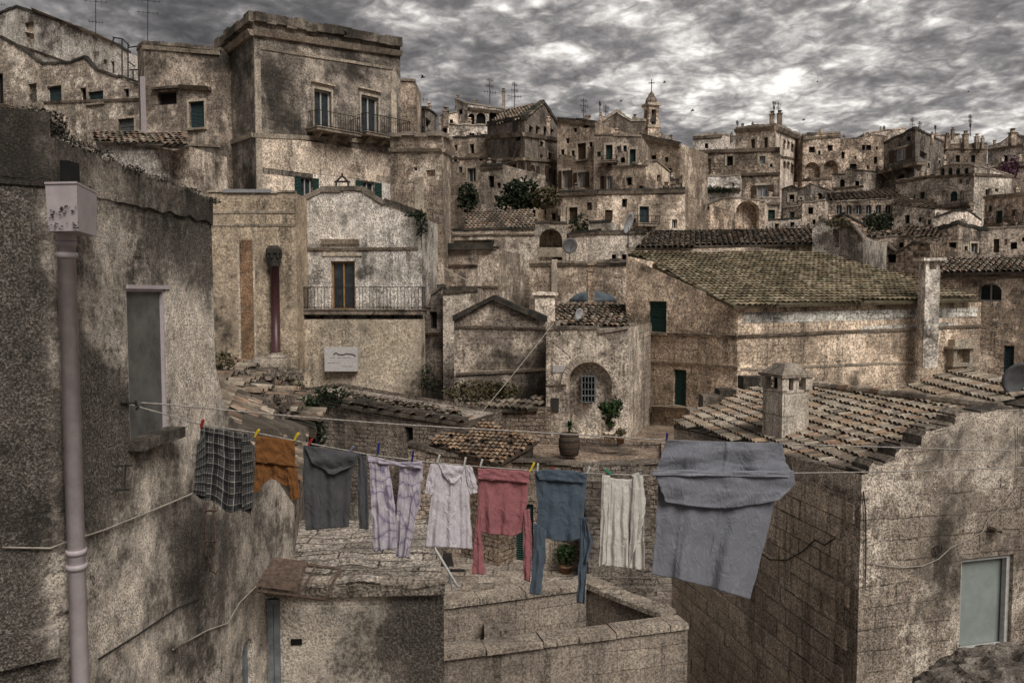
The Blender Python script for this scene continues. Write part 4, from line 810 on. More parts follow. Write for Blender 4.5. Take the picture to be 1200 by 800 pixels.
for i in range(15):
    a0, a1 = math.pi * i / 15, math.pi * (i + .93) / 15; c = ap(691, 450, 30.0); r0, r1 = 26.5 * 30 / F, 34 * 30 / F
    c = Vector((c.x, 29.88, c.z)); P4 = [Vector((math.cos(t) * r_, 0, math.sin(t) * r_)) for t, r_ in ((a0, r0), (a0, r1), (a1, r1), (a1, r0))]
    m.hexa([c + p for p in P4] + [c + p + Vector((0, .3, 0)) for p in P4], (R.random(),) * 3)
m.build('arch_ring', 'trim', AH)
# ================================================================ near left building
LX = [(60, 172, 4.5), (345, 592, 8.54)]
NL = House('mould blackened plastered house rising close by at the left', [(-70, 140, 4.2), LX[0], LX[1]], 800, 'near_left',
  [('w', 150, 338, 196, 513, 'x', '', 1, .035), ('strip', 148, 334, 198, 338.5, 'pipe_mauve', .008, 1, 'lintel'), ('w', 284, 748, 298, 830, 'dg', 'aD', 1, .15)], cop=None, ext=5, capr=False, name='near_house',
  prof={1: [(247, 236), ('|', 430), (264, 480), (300, 525)]}, group=None)
s0, s1 = NL.segs
def onwall(px, py, w_=0, s=None): s = s or s1; u, z = s.hit(px, py); return s.P(u, z, w_)
# parapet band with black crust, broken blocks
m = Mb()
pts_ = [(60, 166, 222), (84, 176, 226), (108, 185, 230), (132, 194, 235), (156, 203, 240), (180, 212, 246), (204, 221, 251), (226, 229, 256), (247, 237, 261)]
for (xa, ta, ba), (xb, tb, bb) in zip(pts_, pts_[1:]):
    (u0, z0), (u1, z1) = s1.hit(xa, ta), s1.hit(xb, tb); (_, b0_), (_, b1_) = s1.hit(xa, ba), s1.hit(xb, bb); j = R.uniform(-.012, .012)
    nn_ = 7
    for q in range(nn_):
        fa, fb = q / nn_, (q + 1) / nn_; ua_, ub_ = u0 + (u1 - u0) * fa, u0 + (u1 - u0) * fb - (.004 if q == nn_ - 1 else 0)
        ja, jb = [mnoise.noise(Vector((x_ * 9, 3, 1))) * .05 for x_ in (ua_, ub_)]; ka, kb = [mnoise.noise(Vector((x_ * 7, 9, 4))) * .035 for x_ in (ua_, ub_)]
        za_, zb_ = z0 + (z1 - z0) * fa + .02 + ja, z0 + (z1 - z0) * fb + .02 + jb; ba_, bb_ = b0_ + (b1_ - b0_) * fa + ka, b0_ + (b1_ - b0_) * fb + kb
        m.hexa([s1.P(ua_, ba_, -.012 + j), s1.P(ub_, bb_, -.012 + j), s1.P(ub_, bb_, .3), s1.P(ua_, ba_, .3), s1.P(ua_, za_, -.018 + j), s1.P(ub_, zb_, -.018 + j), s1.P(ub_, zb_, .3), s1.P(ua_, za_, .3)])
(u0, z0), (u1, z1) = s1.hit(247, 237), s1.hit(247, 500)
s1.hbox(m, u0 - .3, u0, z1 - 3, z0 - .16, .004, 3.5)
m.build('parapet', 'near_left_mould', NL.root)
m = Mb(); (ua, za), (ub, zb) = s0.hit(0, 215), s0.hit(60, 215)
s0.hbox(m, ua - .6, s0.L - .004, za, s0.top(0) + .1, -.015, .4); m.build('parapet', 'near_left_mould', NL.root)
m = Mb(); (_, zz1), (_, zz0) = s0.hit(40, 735), s0.hit(40, 765); s0.hbox(m, 0, s0.L - .05, zz0 - .03, zz1, -.07, .02); m.build('plinth', 'near_left', NL.root)
m = Mb(); (u0, z1), (u1, z0) = s1.hit(66, 188), s1.hit(81, 220); s1.hbox(m, u0, u1, z0, z1, -.066, .0); m.build('vent_hole', 'void', NL.root)
a, b = s1.P(0, -0.1 + s1.top(0) - .7, .05), s1.P(s1.hit(247, 300)[0], s1.top(0) - .8, .05)
m = Mb(); m.quad(a, b, b + Vector((-4, 1, 0)), a + Vector((-4, 1, 0))); m.build('roof', 'terrace_top', NL.root)
m = Mb(); (u0, z0) = s1.hit(152, 514); (u1, _) = s1.hit(196, 508)
for i in range(5): s1.hbox(m, u0 - .03 + i * (u1 - u0 + .06) / 5, u0 - .03 + (i + 1) * (u1 - u0 + .06) / 5 - .006, z0 - .06 - R.uniform(0, .03), z0 - .006, -.1 - R.uniform(0, .03), .02)
m.build('sill', 'near_left_mould', NL.root)
# moss and growth on the parapet tops
m = Mb(); 
for px, py, d, rx, rz, n in ((-10, 148, 4.5, .3, .07, 1500), (30, 140, 4.6, .17, .08, 2200), (130, 196, 5.2, .16, .035, 900), (165, 209, 5.55, .16, .03, 800), (200, 222, 6.0, .18, .03, 800), (232, 234, 6.4, .14, .03, 600), (50, 152, 4.55, .08, .06, 350), (80, 172, 4.75, .12, .05, 500), (105, 182, 4.95, .1, .05, 400), (62, 162, 4.6, .08, .05, 300)):
    c = pt(px, py, d); leaves(m, (c.x, c.y + .1, c.z), (rx, .16, rz), n, .018)
tag(m.build('moss', 'moss', org=pt(50, 160, 4.6)), 'thick dark moss cushions along the top of the near left wall', 'moss', kind='stuff')
# drainpipe with hopper
hp = pt(90, 250, 4.42); dp_ = root('drainpipe', (hp.x, hp.y, -8), 'mauve painted drainpipe with a square hopper head on the near left wall', 'drainpipe')
px_ = pt(78, 300, 4.38); m = Mb()
m.tube([(px_.x, px_.y, pt(78, 279, 4.38).z), (px_.x, px_.y, -3.5), (px_.x, px_.y, -8)], .046, 16)
pipe = m.build('pipe', 'pipe_mauve', dp_, True)
m = Mb()
for py, rr in ((285, .052), (298, .056), (645, .053), (662, .056)):
    z_ = pt(80, py, 4.38).z; m.lathe((px_.x, px_.y, z_ - .02), [(rr, 0), (rr, .03)], 16)
m.build('pipe_collar', 'pipe_mauve', dp_, True)
zt, zb = pt(90, 222, 4.42).z, pt(90, 274, 4.42).z; A_ = pt(54, 250, 4.22); C_ = pt(91, 250, 4.2); D_ = pt(114, 250, 4.62); E_ = A_ + D_ - C_
cor = [A_, C_, D_, E_]; cen = sum(cor, Vector()) / 4
m = Mb(); m.hexa([Vector((p.x + (cen.x - p.x) * .06, p.y + (cen.y - p.y) * .06, zb)) for p in cor] + [Vector((p.x, p.y, zt)) for p in cor])
m.hexa([Vector((p.x + (p.x - cen.x) * .03, p.y + (p.y - cen.y) * .03, zt + .001)) for p in cor] + [Vector((p.x + (p.x - cen.x) * .03, p.y + (p.y - cen.y) * .03, zt + .012)) for p in cor])
m.lathe((px_.x, px_.y, zb - .04), [(.05, 0), (.05, .04)], 16)
hop = m.build('hopper', 'pipe_mauve', dp_)
m = Mb()
for _ in range(48):
    f = R.random(); zf = zb + (zt - zb) * (R.uniform(.04, .2) if R.random() < .5 else .34 + .16 * f + R.uniform(-.09, .09)); p = A_ + (C_ - A_) * f; m.box((p.x, p.y - .0005, zf), R.uniform(.004, .02), .002, R.uniform(.003, .008), math.atan2((C_ - A_).y, (C_ - A_).x), None, .6)
m.build('rust_flake', 'iron', hop)
# conduits and cables on the left wall
def cable(name, label, pts3, r=.008, mat='cable', cat='cable', group='cables strung on the house walls', n=5):
    m = Mb(); m.tube(pts3, r, n); o = m.build(name, mat, smooth=True, org=Vector(pts3[0])); tag(o, label, cat, group); return o
cable('conduit', 'pale cable pinned across the left wall below its narrow window', [onwall(2, 640, -.02, s0), onwall(58, 641, -.02, s0), onwall(70, 636, -.02), onwall(120, 620, -.02), onwall(170, 600, -.02), onwall(222, 578, -.02)], .006, 'cable_pale')
cable('conduit', 'light bent conduit running low along the left wall to the rusty awning', [onwall(200, 760, -.02), onwall(240, 738, -.02), onwall(264, 730, -.02), onwall(278, 706, -.02), onwall(300, 684, -.02)], .008, 'cable_pale')
cable('cable', 'dark sagging cable crossing the lower left wall beneath the conduits', [onwall(112, 772, -.02), onwall(160, 742, -.02), onwall(205, 712, -.02), onwall(232, 700, -.02)], .007)
m = Mb()
for x in (234, 244): m.tube([onwall(x, 590, -.05), onwall(x, 650, -.05)], .007)
for y in (598, 634): m.tube([onwall(232, y, -.05), onwall(246, y, -.05)], .01)
m.tube([onwall(238, 650, -.04), onwall(239, 668, -.05), onwall(245, 672, -.06), onwall(250, 664, -.05)], .006)
tag(m.build('iron_bracket', 'rust', org=onwall(238, 600)), 'rusty iron bracket with a hanging wire loop under the plaid shirt', 'bracket')
m = Mb(); m.tube([onwall(128, 546, -.03), onwall(146, 545, -.05)], .006); m.tube([onwall(140, 545, -.04), onwall(139, 572, -.04)], .006); m.tube([onwall(130, 574, -.03), onwall(144, 573, -.04)], .006)
tag(m.build('iron_hook', 'iron', org=onwall(140, 545)), 'small rusted iron hook bar below the narrow window of the left wall', 'hook')

# broken tile roof and debris behind the left wall end
rr = root('ruined_roof', pt(300, 520, 10), 'collapsed old tile roof strewn with stones and weeds right of the near left wall', 'ruined roof')
m = Mb(); tiles(m, [pt(246, 505, 7.0), pt(345, 585, 8.6), pt(362, 500, 12), pt(240, 455, 11)], .12, .2, 5, .06, .25); m.build('roof_tile', 'tile_far', rr)
m = Mb(); tiles(m, [pt(244, 470, 11.2), pt(372, 505, 12.2), pt(352, 432, 17), pt(252, 425, 16)], .19, .36, 5, .1, .3); m.build('roof_tile', 'tile_far', rr)
m = Mb(); m.quad(pt(246, 512, 7.02), pt(345, 592, 8.62), pt(345, 900, 8.62), pt(246, 900, 7.02)); m.quad(pt(362, 503, 12.05), pt(346, 592, 8.66), pt(346, 900, 8.66), pt(362, 800, 12.05)); m.quad(pt(372, 508, 12.25), pt(352, 435, 17.05), pt(352, 700, 17.05), pt(372, 750, 12.25)); m.quad(pt(352, 433, 17.05), pt(240, 426, 17.05), pt(240, 700, 17.05), pt(352, 700, 17.05)); m.build('wall', 'st_rubble', rr)
m = Mb(); c = pt(300, 447, 15)
stones(m, pt(300, 450, 15), (.8, .8, .25), 260, .04, .17); stones(m, pt(290, 475, 12), (.7, .8, .1), 90, .05, .14); stones(m, pt(310, 520, 9.4), (.4, .5, .05), 120, .02, .07); m.build('rubble', 'st_rubble', rr)
for px, py, d, k in ((305, 428, 16.0, 1.0), (324, 426, 16.2, 1.25)):
    p = pt(px, py, d); m = Mb(); m.lathe((p.x, p.y, p.z - .2 * k), [(.12 * k, 0), (.2 * k, .1 * k), (.22 * k, .2 * k), (.17 * k, .32 * k), (.06 * k, .38 * k)], 14)
    tag(m.build('clay_jar', 'coping', smooth=True, org=p), ('smaller left' if k == 1 else 'larger right') + ' one of two round pale pots on the ruined roof', 'jar', 'old pots on the ruined roof')
m = Mb(); leaves(m, pt(285, 470, 13), (.5, .6, .18), 500, .07); leaves(m, pt(262, 425, 14), (.2, .3, .18), 300, .07); leaves(m, pt(330, 455, 14.5), (.4, .4, .2), 400, .07)
tag(m.build('weeds', 'leaf_dry', org=pt(285, 470, 13)), 'dry weeds scattered over the collapsed tile roof', 'weeds', kind='stuff')
def plant(name, label, cat, blobs, mat, org, stem=None, group=None, stemr=.02, leaf=.08):
    o = root(name, org, label, cat, group); m = Mb()
    for c, rd, n in blobs: leaves(m, c, rd, n, leaf)
    m.build('foliage', mat, o)
    if stem: m = Mb(); m.tube(stem, stemr, 6, r2=stemr * .5); m.build('stem', 'wood', o)
    return o
plant('cactus_bush', 'dark green fleshy bush climbing beside the ruined roof under the brown blanket', 'bush', [(pt(362, 482, 13), (.22, .25, .25), 450), (pt(366, 510, 13), (.2, .2, .28), 450), (pt(352, 478, 13.1), (.15, .2, .12), 200)], 'leaf_dark', pt(362, 560, 13), [pt(362, 560, 13), pt(364, 500, 13)], leaf=.09)
plant('wall_shrub', 'small dark shrub sprouting under the marble plaque', 'shrub', [(pt(386, 466, 29), (.6, .4, .45), 400)], 'leaf_dark', pt(386, 478, 29), [pt(386, 478, 29), pt(386, 466, 29)], leaf=.16)
plant('bramble', 'grey green bramble on the bank below the gabled shed', 'bush', [(pt(560, 460, 31.5), (1.4, .4, .45), 1100), (pt(590, 458, 31.6), (.8, .4, .35), 500)], 'leaf_dry', pt(565, 475, 31.5), [pt(565, 475, 31.5), pt(570, 462, 31.5)], leaf=.16)
plant('bramble', 'dark dry bramble over the tile topped rubble house wall', 'bush', [(pt(440, 474, 29.3), (1.2, .4, .25), 600), (pt(480, 480, 28.8), (1.0, .4, .2), 400)], 'leaf_dry', pt(450, 480, 29), None, leaf=.12)
plant('ivy', 'patch of dark ivy on the crumbling block beside the balcony house', 'ivy', [(pt(497, 440, 36), (.5, .3, .5), 300), (pt(505, 452, 35.8), (.7, .3, .3), 300)], 'leaf_dark', pt(500, 458, 36), None, leaf=.12)
plant('evergreen_shrub', 'dark evergreen shrub at the corner of the ribbed red tile roof', 'shrub', [(pt(548, 232, 53.5), (.7, .5, 1.0), 700)], 'leaf_dark', pt(548, 250, 53.5), [pt(548, 250, 53.5), pt(548, 234, 53.5)], leaf=.25)
plant('fig_tree', 'spreading dark bush before the shuttered windows of the gabled house', 'tree', [(pt(610, 226, 53.5), (1.2, .8, 1.0), 1000), (pt(600, 238, 53.3), (1.1, .6, .5), 500), (pt(621, 236, 53.3), (.7, .6, .6), 400)], 'leaf_dark', pt(610, 252, 53.5), [pt(610, 254, 53.5), pt(609, 230, 53.5)], leaf=.28, stemr=.08)
plant('bush', 'dry leafy bush spilling right of the dark spreading bush', 'bush', [(pt(640, 232, 53), (1.1, .6, .8), 700)], 'leaf_dry', pt(640, 245, 53), [pt(640, 245, 53), pt(640, 234, 53)], leaf=.25)
plant('bush', 'dark green bush in the gap under the six arched loggia windows', 'bush', [(pt(1028, 262, 70), (1.4, .8, .9), 600)], 'leaf_dark', pt(1028, 275, 70), [pt(1028, 275, 70), pt(1028, 262, 70)], leaf=.3)
plant('bougainvillea', 'purple flowering creeper on the plaster wall at the right edge', 'creeper', [(pt(1184, 198, 103), (1.2, .5, 1.6), 500)], 'leaf_purple', pt(1184, 215, 103), [pt(1184, 215, 103), pt(1184, 198, 103)], leaf=.35)
plant('ledge_plants', 'low row of potted greenery on the long ledge of the terrace house', 'plants', [(pt(835, 223, 92), (3.2, .4, .35), 700)], 'leaf_dark', pt(835, 226, 92), None, leaf=.3)
plant('creeper', 'dark trailing creeper under the framed shuttered door of the wide house', 'creeper', [(pt(680, 266, 51), (.7, .4, .9), 450)], 'leaf_dark', pt(680, 280, 51), [pt(680, 282, 51), pt(680, 266, 51)], leaf=.2)
plant('wall_creeper', 'dry creeper draped down the right corner of the balcony house', 'creeper', [(pt(494, 262, 36), (.25, .3, .6), 350), (pt(488, 252, 36.2), (.5, .2, .15), 200)], 'leaf_dark', pt(494, 285, 36), [pt(494, 290, 36), pt(494, 262, 36)], leaf=.13)
plant('roof_grass', 'ragged grass tuft on the pale ruin wall near the long tiled roof', 'grass', [(pt(982, 262, 42.5), (.6, .3, .3), 300)], 'leaf_dry', pt(982, 264, 42.5), None, leaf=.16)
# barrel with palm, pots
def barrel():
    b = pt(667, 533, 25.8); o = root('barrel', b, 'old wooden barrel planter holding a small palm in front of the arched house', 'barrel')
    k = 26 / F; m = Mb(); m.lathe(b, [(10.5 * k, 0), (12.2 * k, 8 * k), (12.6 * k, 13 * k), (12 * k, 19 * k), (10.5 * k, 26 * k)], 16); m.build('cask', 'wood', o, True)
    m = Mb()
    for z_, r_ in ((3, 11.4), (9, 12.7), (17, 12.7), (23, 11.5)): m.lathe(b + Vector((0, 0, z_ * k)), [(r_ * k, 0), (r_ * k, 1.2 * k)], 16)
    m.build('hoop', 'iron', o)
    c = b + Vector((0, 0, 25 * k)); p = root('palm', c, 'little fan palm growing out of the wooden barrel', 'palm'); m = Mb(); m.tube([c, c + Vector((0, 0, 10 * k))], 1.4 * k, 6); m.build('trunk', 'wood', p)
    m = Mb(); t = c + Vector((0, 0, 9 * k))
    for i in range(44):
        a = R.uniform(0, 6.28); e = R.uniform(-.1, 1.3); L_ = R.uniform(12, 18) * k; prev = t; pr = None
        for j in range(1, 5):
            f = j / 4; q = t + Vector((math.cos(a) * math.cos(e), math.sin(a) * math.cos(e), math.sin(e))) * L_ * f - Vector((0, 0, 1)) * L_ * .45 * f * f
            sd_ = Vector((-math.sin(a), math.cos(a), 0)) * 1.7 * k * (1.1 - f); m.quad(prev - sd_, prev + sd_, q + sd_ * .7, q - sd_ * .7); prev = q
    m.build('frond', 'leaf', p)
barrel()
def pot(name, label, px, py, d, r, hpx, mat, fol, fmat='leaf', flabel='', leaf=.1):
    b = pt(px, py, d); k = d / F; o = root(name, b, label, 'flower pot', 'potted plants'); m = Mb()
    m.lathe(b, [(r * .7 * k, 0), (r * .95 * k, hpx * .8 * k), (r * 1.1 * k, hpx * .82 * k), (r * 1.1 * k, hpx * k), (r * .9 * k, hpx * .98 * k)], 14); m.build('pot', mat, o, True)
    m = Mb(); c = b + Vector((0, 0, hpx * k))
    for dx, dz, rx, rz, n in fol: leaves(m, c + Vector((dx * k, 0, dz * k)), (rx * k, rx * k, rz * k), n, leaf)
    m.build('foliage', fmat, o); m = Mb(); m.tube([c - Vector((0, 0, .05)), c + Vector((0, 0, fol[0][1] * k))], 1.0 * k, 6); m.build('stem', 'wood', o)
pot('potted_tree', 'bushy green tree in a pale pot below the barred arch window', 714, 518, 26.5, 8, 13, 'st_plaster', [(0, 24, 13, 10, 420), (-6, 28, 8, 8, 160), (8, 30, 8, 8, 160), (0, 10, 5, 8, 80)], leaf=.14)
pot('potted_bush', 'round bush in a clay pot beside the green door behind the blue top', 663, 673, 24.2, 8, 12, 'terracotta', [(0, 12, 12, 12, 500)], leaf=.13)
pot('potted_shrub', 'low dark pot with dry leaves right of the pale potted tree', 727, 520, 26.3, 5, 8, 'terracotta', [(0, 5, 6, 4, 120)], 'leaf_dry', leaf=.1)
m = Mb(); c = pt(695, 340, 41); m.lathe(c + Vector((0, 0, -.6)), [(1.25, 0), (1.2, .15), (.9, .38), (.45, .52), (.05, .58)], 14, 1, .8)
tag(m.build('parasol', 'tarp', smooth=True, org=c), 'folded down blue grey canopy behind the slim chimney', 'canopy')
# terrace floor in front of arched house
m = Mb(); a, b = pt(600, 541, 25.2), pt(780, 541, 24.6); m.quad(Vector((a.x, a.y, -5.34)), Vector((b.x + .5, b.y, -5.34)), Vector((b.x + 3, 34, -5.6)), Vector((a.x, 34, -5.6))); tag(m.build('terrace', 'st_rubble'), kind='structure')

# ================================================================ low roof terrace building, lower left centre
zr = -2.85
LT = House('low house with a cracked stone slab roof terrace in the lower left centre', [(309, 690, 7.66), (520, 688, 7.7), (503, 614, 9.9)], 800, 'near_terrace', [('w', 313, 700, 329, 830, 'dg', 'D', 0, .04)], cop=None, ext=5, capr=False, name='near_house')
A_, B_ = ptz(304, 690, zr), ptz(522, 688, zr); C_ = ptz(498, 612, zr + .05); D_ = ptz(352, 612, zr + .05)
m = Mb(); nxx, nyy = 40, 16; g = []
for j in range(nyy + 1):
    for i in range(nxx + 1):
        f, h_ = i / nxx, j / nyy; p = (A_ + (B_ - A_) * f) * (1 - h_) + (D_ + (C_ - D_) * f) * h_
        g.append(p + Vector((R.uniform(-1, 1) * .008, R.uniform(-1, 1) * .008, mnoise.noise(p * 3) * .05 + .03 + (.02 if j % 2 else 0) - .05 * abs(f - .5) ** 2)))
m.add(g, [(j * (nxx + 1) + i, j * (nxx + 1) + i + 1, (j + 1) * (nxx + 1) + i + 1, (j + 1) * (nxx + 1) + i) for j in range(nyy) for i in range(nxx)])
m.quad(g[0], g[nxx], g[nxx] + Vector((0, .02, -.12)), g[0] + Vector((0, .02, -.12)))
m.build('roof', 'terrace_top', LT.root)
m = Mb(); s = LT.segs[0]
x = 330
while x < 516:
    w_ = R.uniform(14, 26); (u0, z0), (u1, _) = s.hit(x, 690), s.hit(min(x + w_, 521), 690); s.hbox(m, u0, u1 - .006, zr - .03, zr + .05 + R.uniform(-.01, .012), -.07 + R.uniform(-.012, .012), .1, (R.random(),) * 3); x += w_
m.build('coping', 'coping', LT.root)
m = Mb(); (u0, z1), (u1, z0) = s.hit(341, 748), s.hit(354, 755); s.hbox(m, u0, u1, z0, z1, -.01, .01); m.build('vent_hole', 'void', LT.root)
# stains of moss along the right of the front
# awning
q = [pt(302, 692, 7.05), pt(380, 702, 7.05), pt(398, 666, 7.85), pt(324, 657, 7.85)]
aw = root('awning', q[0], 'rusty half stripped corrugated awning over the grey door at lower left', 'awning')
m = Mb()
for a, b in zip(q, q[1:] + q[:1]): m.tube([a, b], .014, 6)
m.tube([q[0] + (q[1] - q[0]) * .62, q[3] + (q[2] - q[3]) * .62], .01, 6); m.build('frame', 'rust', aw)
m = Mb(); nn = 36; rows = []
for j in range(2):
    for i in range(nn + 1):
        f = i / nn * .58; p = q[0] + (q[1] - q[0]) * f if j == 0 else q[3] + (q[2] - q[3]) * f * .8; rows.append(p + Vector((0, 0, .025 + .013 * math.sin(i * 1.57 * 1.0))))
# ribs run along the long side
m = Mb(); g = []; nr = 60
for j in range(nr + 1):
    f = j / nr; a = q[0] + (q[3] - q[0]) * f; b = q[0] + (q[1] - q[0]) * .6 + ((q[3] + (q[2] - q[3]) * .5) - (q[0] + (q[1] - q[0]) * .6)) * f
    for p in (a - (b - a) * .05, (a + b) / 2, b): g.append(p + Vector((0, 0, .04 + .022 * math.sin(j * .73) + R.uniform(-.003, .003))))
m.add(g, [(j * 3 + i, j * 3 + i + 1, j * 3 + i + 4, j * 3 + i + 3) for j in range(nr) for i in range(2)]); m.build('corrugated_sheet', 'rust', aw)
# pole and broom things
p0, p1 = pt(507, 638, 9.6), pt(537, 688, 9.15)
m = Mb(); m.tube([p0, p1], .016, 8); tag(m.build('pole', 'frame_white', smooth=True, org=p1), 'white pole slanting between the slab terrace and the walled terrace', 'pole')
c = pt(530, 690, 9.6); o = root('broom', c, 'dark blue broom standing beside the slanting white pole', 'broom')
m = Mb(); m.tube([c, pt(523, 652, 9.6)], .012, 6); m.build('handle', 'bluegrey', o); m = Mb(); m.box(pt(524, 655, 9.6), .16, .06, .16, 0, None, .6); m.box(pt(535, 668, 9.62), .2, .03, .03); m.build('brush', 'iron', o)

# ================================================================ walled terrace
zc = -4.2; FL_, FR_, BR_, BL_ = ptz(512, 768, zc), ptz(808, 730, zc), ptz(690, 677, zc), ptz(512, 699, zc)
wt = root('walled_terrace', (FR_.x, FR_.y, -8.6), 'empty walled terrace of pale blocks with a flat stone coping at the bottom centre', 'terrace')
def rail(a, b, name, n_):
    a, b = Vector((a.x, a.y)), Vector((b.x, b.y)); Lw = (b - a).length; t = (b - a) / Lw; nrm = Vector((-t.y, t.x)) * n_
    def Pq(u, v_, z_): r_ = a + t * u + nrm * v_; return Vector((r_.x, r_.y, z_))
    m = Mb(); m.hexa([Pq(0, .04, -8.6), Pq(Lw, .04, -8.6), Pq(Lw, .26, -8.6), Pq(0, .26, -8.6), Pq(0, .04, zc - .07), Pq(Lw, .04, zc - .07), Pq(Lw, .26, zc - .07), Pq(0, .26, zc - .07)]); m.build('wall', 'parapet', wt)
    m = Mb(); u = 0
    while u < Lw - .05:
        l_ = min(R.uniform(.45, .75), Lw - u); j = R.uniform(-.01, .01); m.hexa([Pq(u, -.01 + j, zc - .07), Pq(u + l_ - .012, -.01 + j, zc - .07), Pq(u + l_ - .012, .31 + j, zc - .07), Pq(u, .31 + j, zc - .07), Pq(u, j, zc + j), Pq(u + l_ - .012, j, zc + j), Pq(u + l_ - .012, .3 + j, zc + j), Pq(u, .3 + j, zc + j)]); u += l_
    m.build('coping', 'coping', wt)
rail(FL_, FR_, 'a', 1); rail(Vector((BL_.x, BL_.y - .3, 0)), Vector((BR_.x - .05, BR_.y - .3, 0)), 'b', 1); rail(Vector((FR_.x - .3, FR_.y + .3, 0)), Vector((BR_.x - .28, BR_.y, 0)), 'c', -1)
m = Mb(); m.quad(Vector((FL_.x, FL_.y + .2, -5.35)), Vector((FR_.x - .1, FR_.y + .2, -5.35)), Vector((BR_.x, BR_.y, -5.35)), Vector((BL_.x, BL_.y, -5.35))); m.build('floor', 'paving', wt)
m = Mb(); a = ptz(525, 745, -5.0); b = ptz(690, 720, -5.0)
for i in range(11):
    p = BL_ + (BR_ - BL_) * ((i + .5) / 11.5); m.box((p.x + .1, p.y - .55, -5.05 + R.uniform(-.03, .03)), .34, .4, .55, R.uniform(-.06, .06), (R.random(),) * 3, .95)
p = BL_ + (BR_ - BL_) * .4; m.box((p.x, p.y - .5, -4.68), .42, .3, .3, .05)
m.build('ledge_block', 'st_dark', wt)

# ================================================================ near right house
RH = House('close stone house under a barrel tile roof at the lower right', [(790, 501, 15), (1010, 556, 9.5), (1275, 486, 10.4)], 800, 'near_right',
  [('w', 1125, 652, 1186, 764, 'p', '', 1, .14)],
  cop='coping_mould', ch=.022, cov=.008, ext=4.5, capr=False, name='near_house', prof={1: [(1017, 555), ('|', 547), (1024, 541), (1036, 543), (1048, 538), ('|', 530), (1056, 525), (1068, 527), (1078, 521), ('|', 512), (1086, 505), (1098, 503), (1110, 500), (1118, 497), ('|', 489), (1128, 483), (1150, 484), (1168, 480), (1200, 479)]})
# left face shows bare coursed blocks: a facing skin of blocks as a part
s0r, s1r = RH.segs
m = Mb(); z_ = s0r.top(0) - .35; row = 0
m = Mb(); zz_ = min(s0r.top(0), s0r.top(s0r.L)) - .03; rw = 0
while zz_ > -8.4:
    hb = R.uniform(.25, .3); u = -R.uniform(0, .4); end = s0r.L - (.32 if rw % 2 else .08) - R.uniform(0, .1)
    while u < end:
        lb = R.uniform(.42, .68); a_, b_ = max(0, u), min(u + lb, end)
        if b_ - a_ > .08:
            pj = R.uniform(.012, .035); q = .012; e = lambda: R.uniform(-.008, .008)
            F4 = [(a_ + q + e(), zz_ - hb + q + e()), (b_ - q + e(), zz_ - hb + q + e()), (b_ - q + e(), zz_ - q + e()), (a_ + q + e(), zz_ - q + e())]
            m.hexa([s0r.P(F4[0][0], F4[0][1], -pj), s0r.P(F4[1][0], F4[1][1], -pj), s0r.P(F4[1][0], F4[1][1], .01), s0r.P(F4[0][0], F4[0][1], .01), s0r.P(F4[3][0], F4[3][1], -pj), s0r.P(F4[2][0], F4[2][1], -pj), s0r.P(F4[2][0], F4[2][1], .01), s0r.P(F4[3][0], F4[3][1], .01)])
        u += lb
    zz_ -= hb; rw += 1
m.build('block_facing', 'near_right_side', RH.root)
m = Mb(); tiles(m, [pt(789, 498, 15.1), pt(1008, 556, 9.75), pt(1178, 486, 10.75), pt(898, 446, 16.4)], .135, .21, 6, .02, .015, lift=.03); m.build('tiled_roof', 'tile_near', RH.root)
m = Mb(); a, b = pt(898, 446, 16.35), pt(1172, 481, 10.8)
for i in range(22):
    f = i / 22; p, q_ = a + (b - a) * f, a + (b - a) * (f + .05); m.tube([p + Vector((0, 0, .03 + R.uniform(-.01, .01))), q_ + Vector((0, 0, .05))], .075, 8); tn = (R.random(),) * 3; m.t[-16:] = [tn] * 16
m.build('ridge_tile', 'tile_near', RH.root)
for i, (px, py, w_) in enumerate(((815, 487, 18), (832, 470, 22), (850, 463, 20), (880, 448, 26))):
    p = pt(px, py, 15.4 + i * .3); m = Mb(); m.box(p, w_ * .0165, .4, .26, R.uniform(-.1, .1)); m.build('parapet_block', 'coping_mould', RH.root)
# eave mortar band + chimney
m = Mb(); s0r.hbox(m, 0, s0r.L, s0r.top(0) - .12, s0r.top(0) - .04, -.1, 0); 
p = pt(920, 500, 12.4); k = 12.4 / F; zt, zb = pt(920, 455, 12.4).z, pt(920, 540, 12.4).z
m = Mb(); wch = 37 * k; m.box((p.x, p.y, (zt + zb) / 2), wch, wch, zt - zb, .32); chm = m.build('chimney', 'chimney_block', RH.root)
m = Mb(); zt2 = pt(920, 440, 12.4).z
for a_ in range(4):
    for rr_ in (wch * .62,): m.box((p.x + math.cos(.32 + math.pi / 4 + a_ * math.pi / 2) * rr_, p.y + math.sin(.32 + math.pi / 4 + a_ * math.pi / 2) * rr_, (zt + zt2) / 2), wch * .24, wch * .24, zt2 - zt, .32)
for a_ in (0, 2): m.box((p.x + math.cos(.32 - math.pi / 2 + a_ * math.pi / 2) * wch * .42, p.y + math.sin(.32 - math.pi / 2 + a_ * math.pi / 2) * wch * .42, (zt + zt2) / 2), wch * .2, wch * .16, zt2 - zt, .32)
m.build('chimney_pier', 'chimney_block', chm)
m = Mb(); m.box((p.x, p.y, (zt + zt2) / 2), wch * .5, wch * .5, (zt2 - zt) * .98, .32); m.build('flue_opening', 'void', chm)
m = Mb(); m.box((p.x, p.y, zt2 + .02), wch * 1.22, wch * 1.22, .05, .32); m.box((p.x, p.y, zt2 + .045 + .075), wch * 1.1, wch * 1.1, .15, .32, None, .42); leaves(m, (p.x, p.y, zt2 + .12), (.16, .16, .05), 260, .03); m.build('chimney_cap', 'coping', chm)
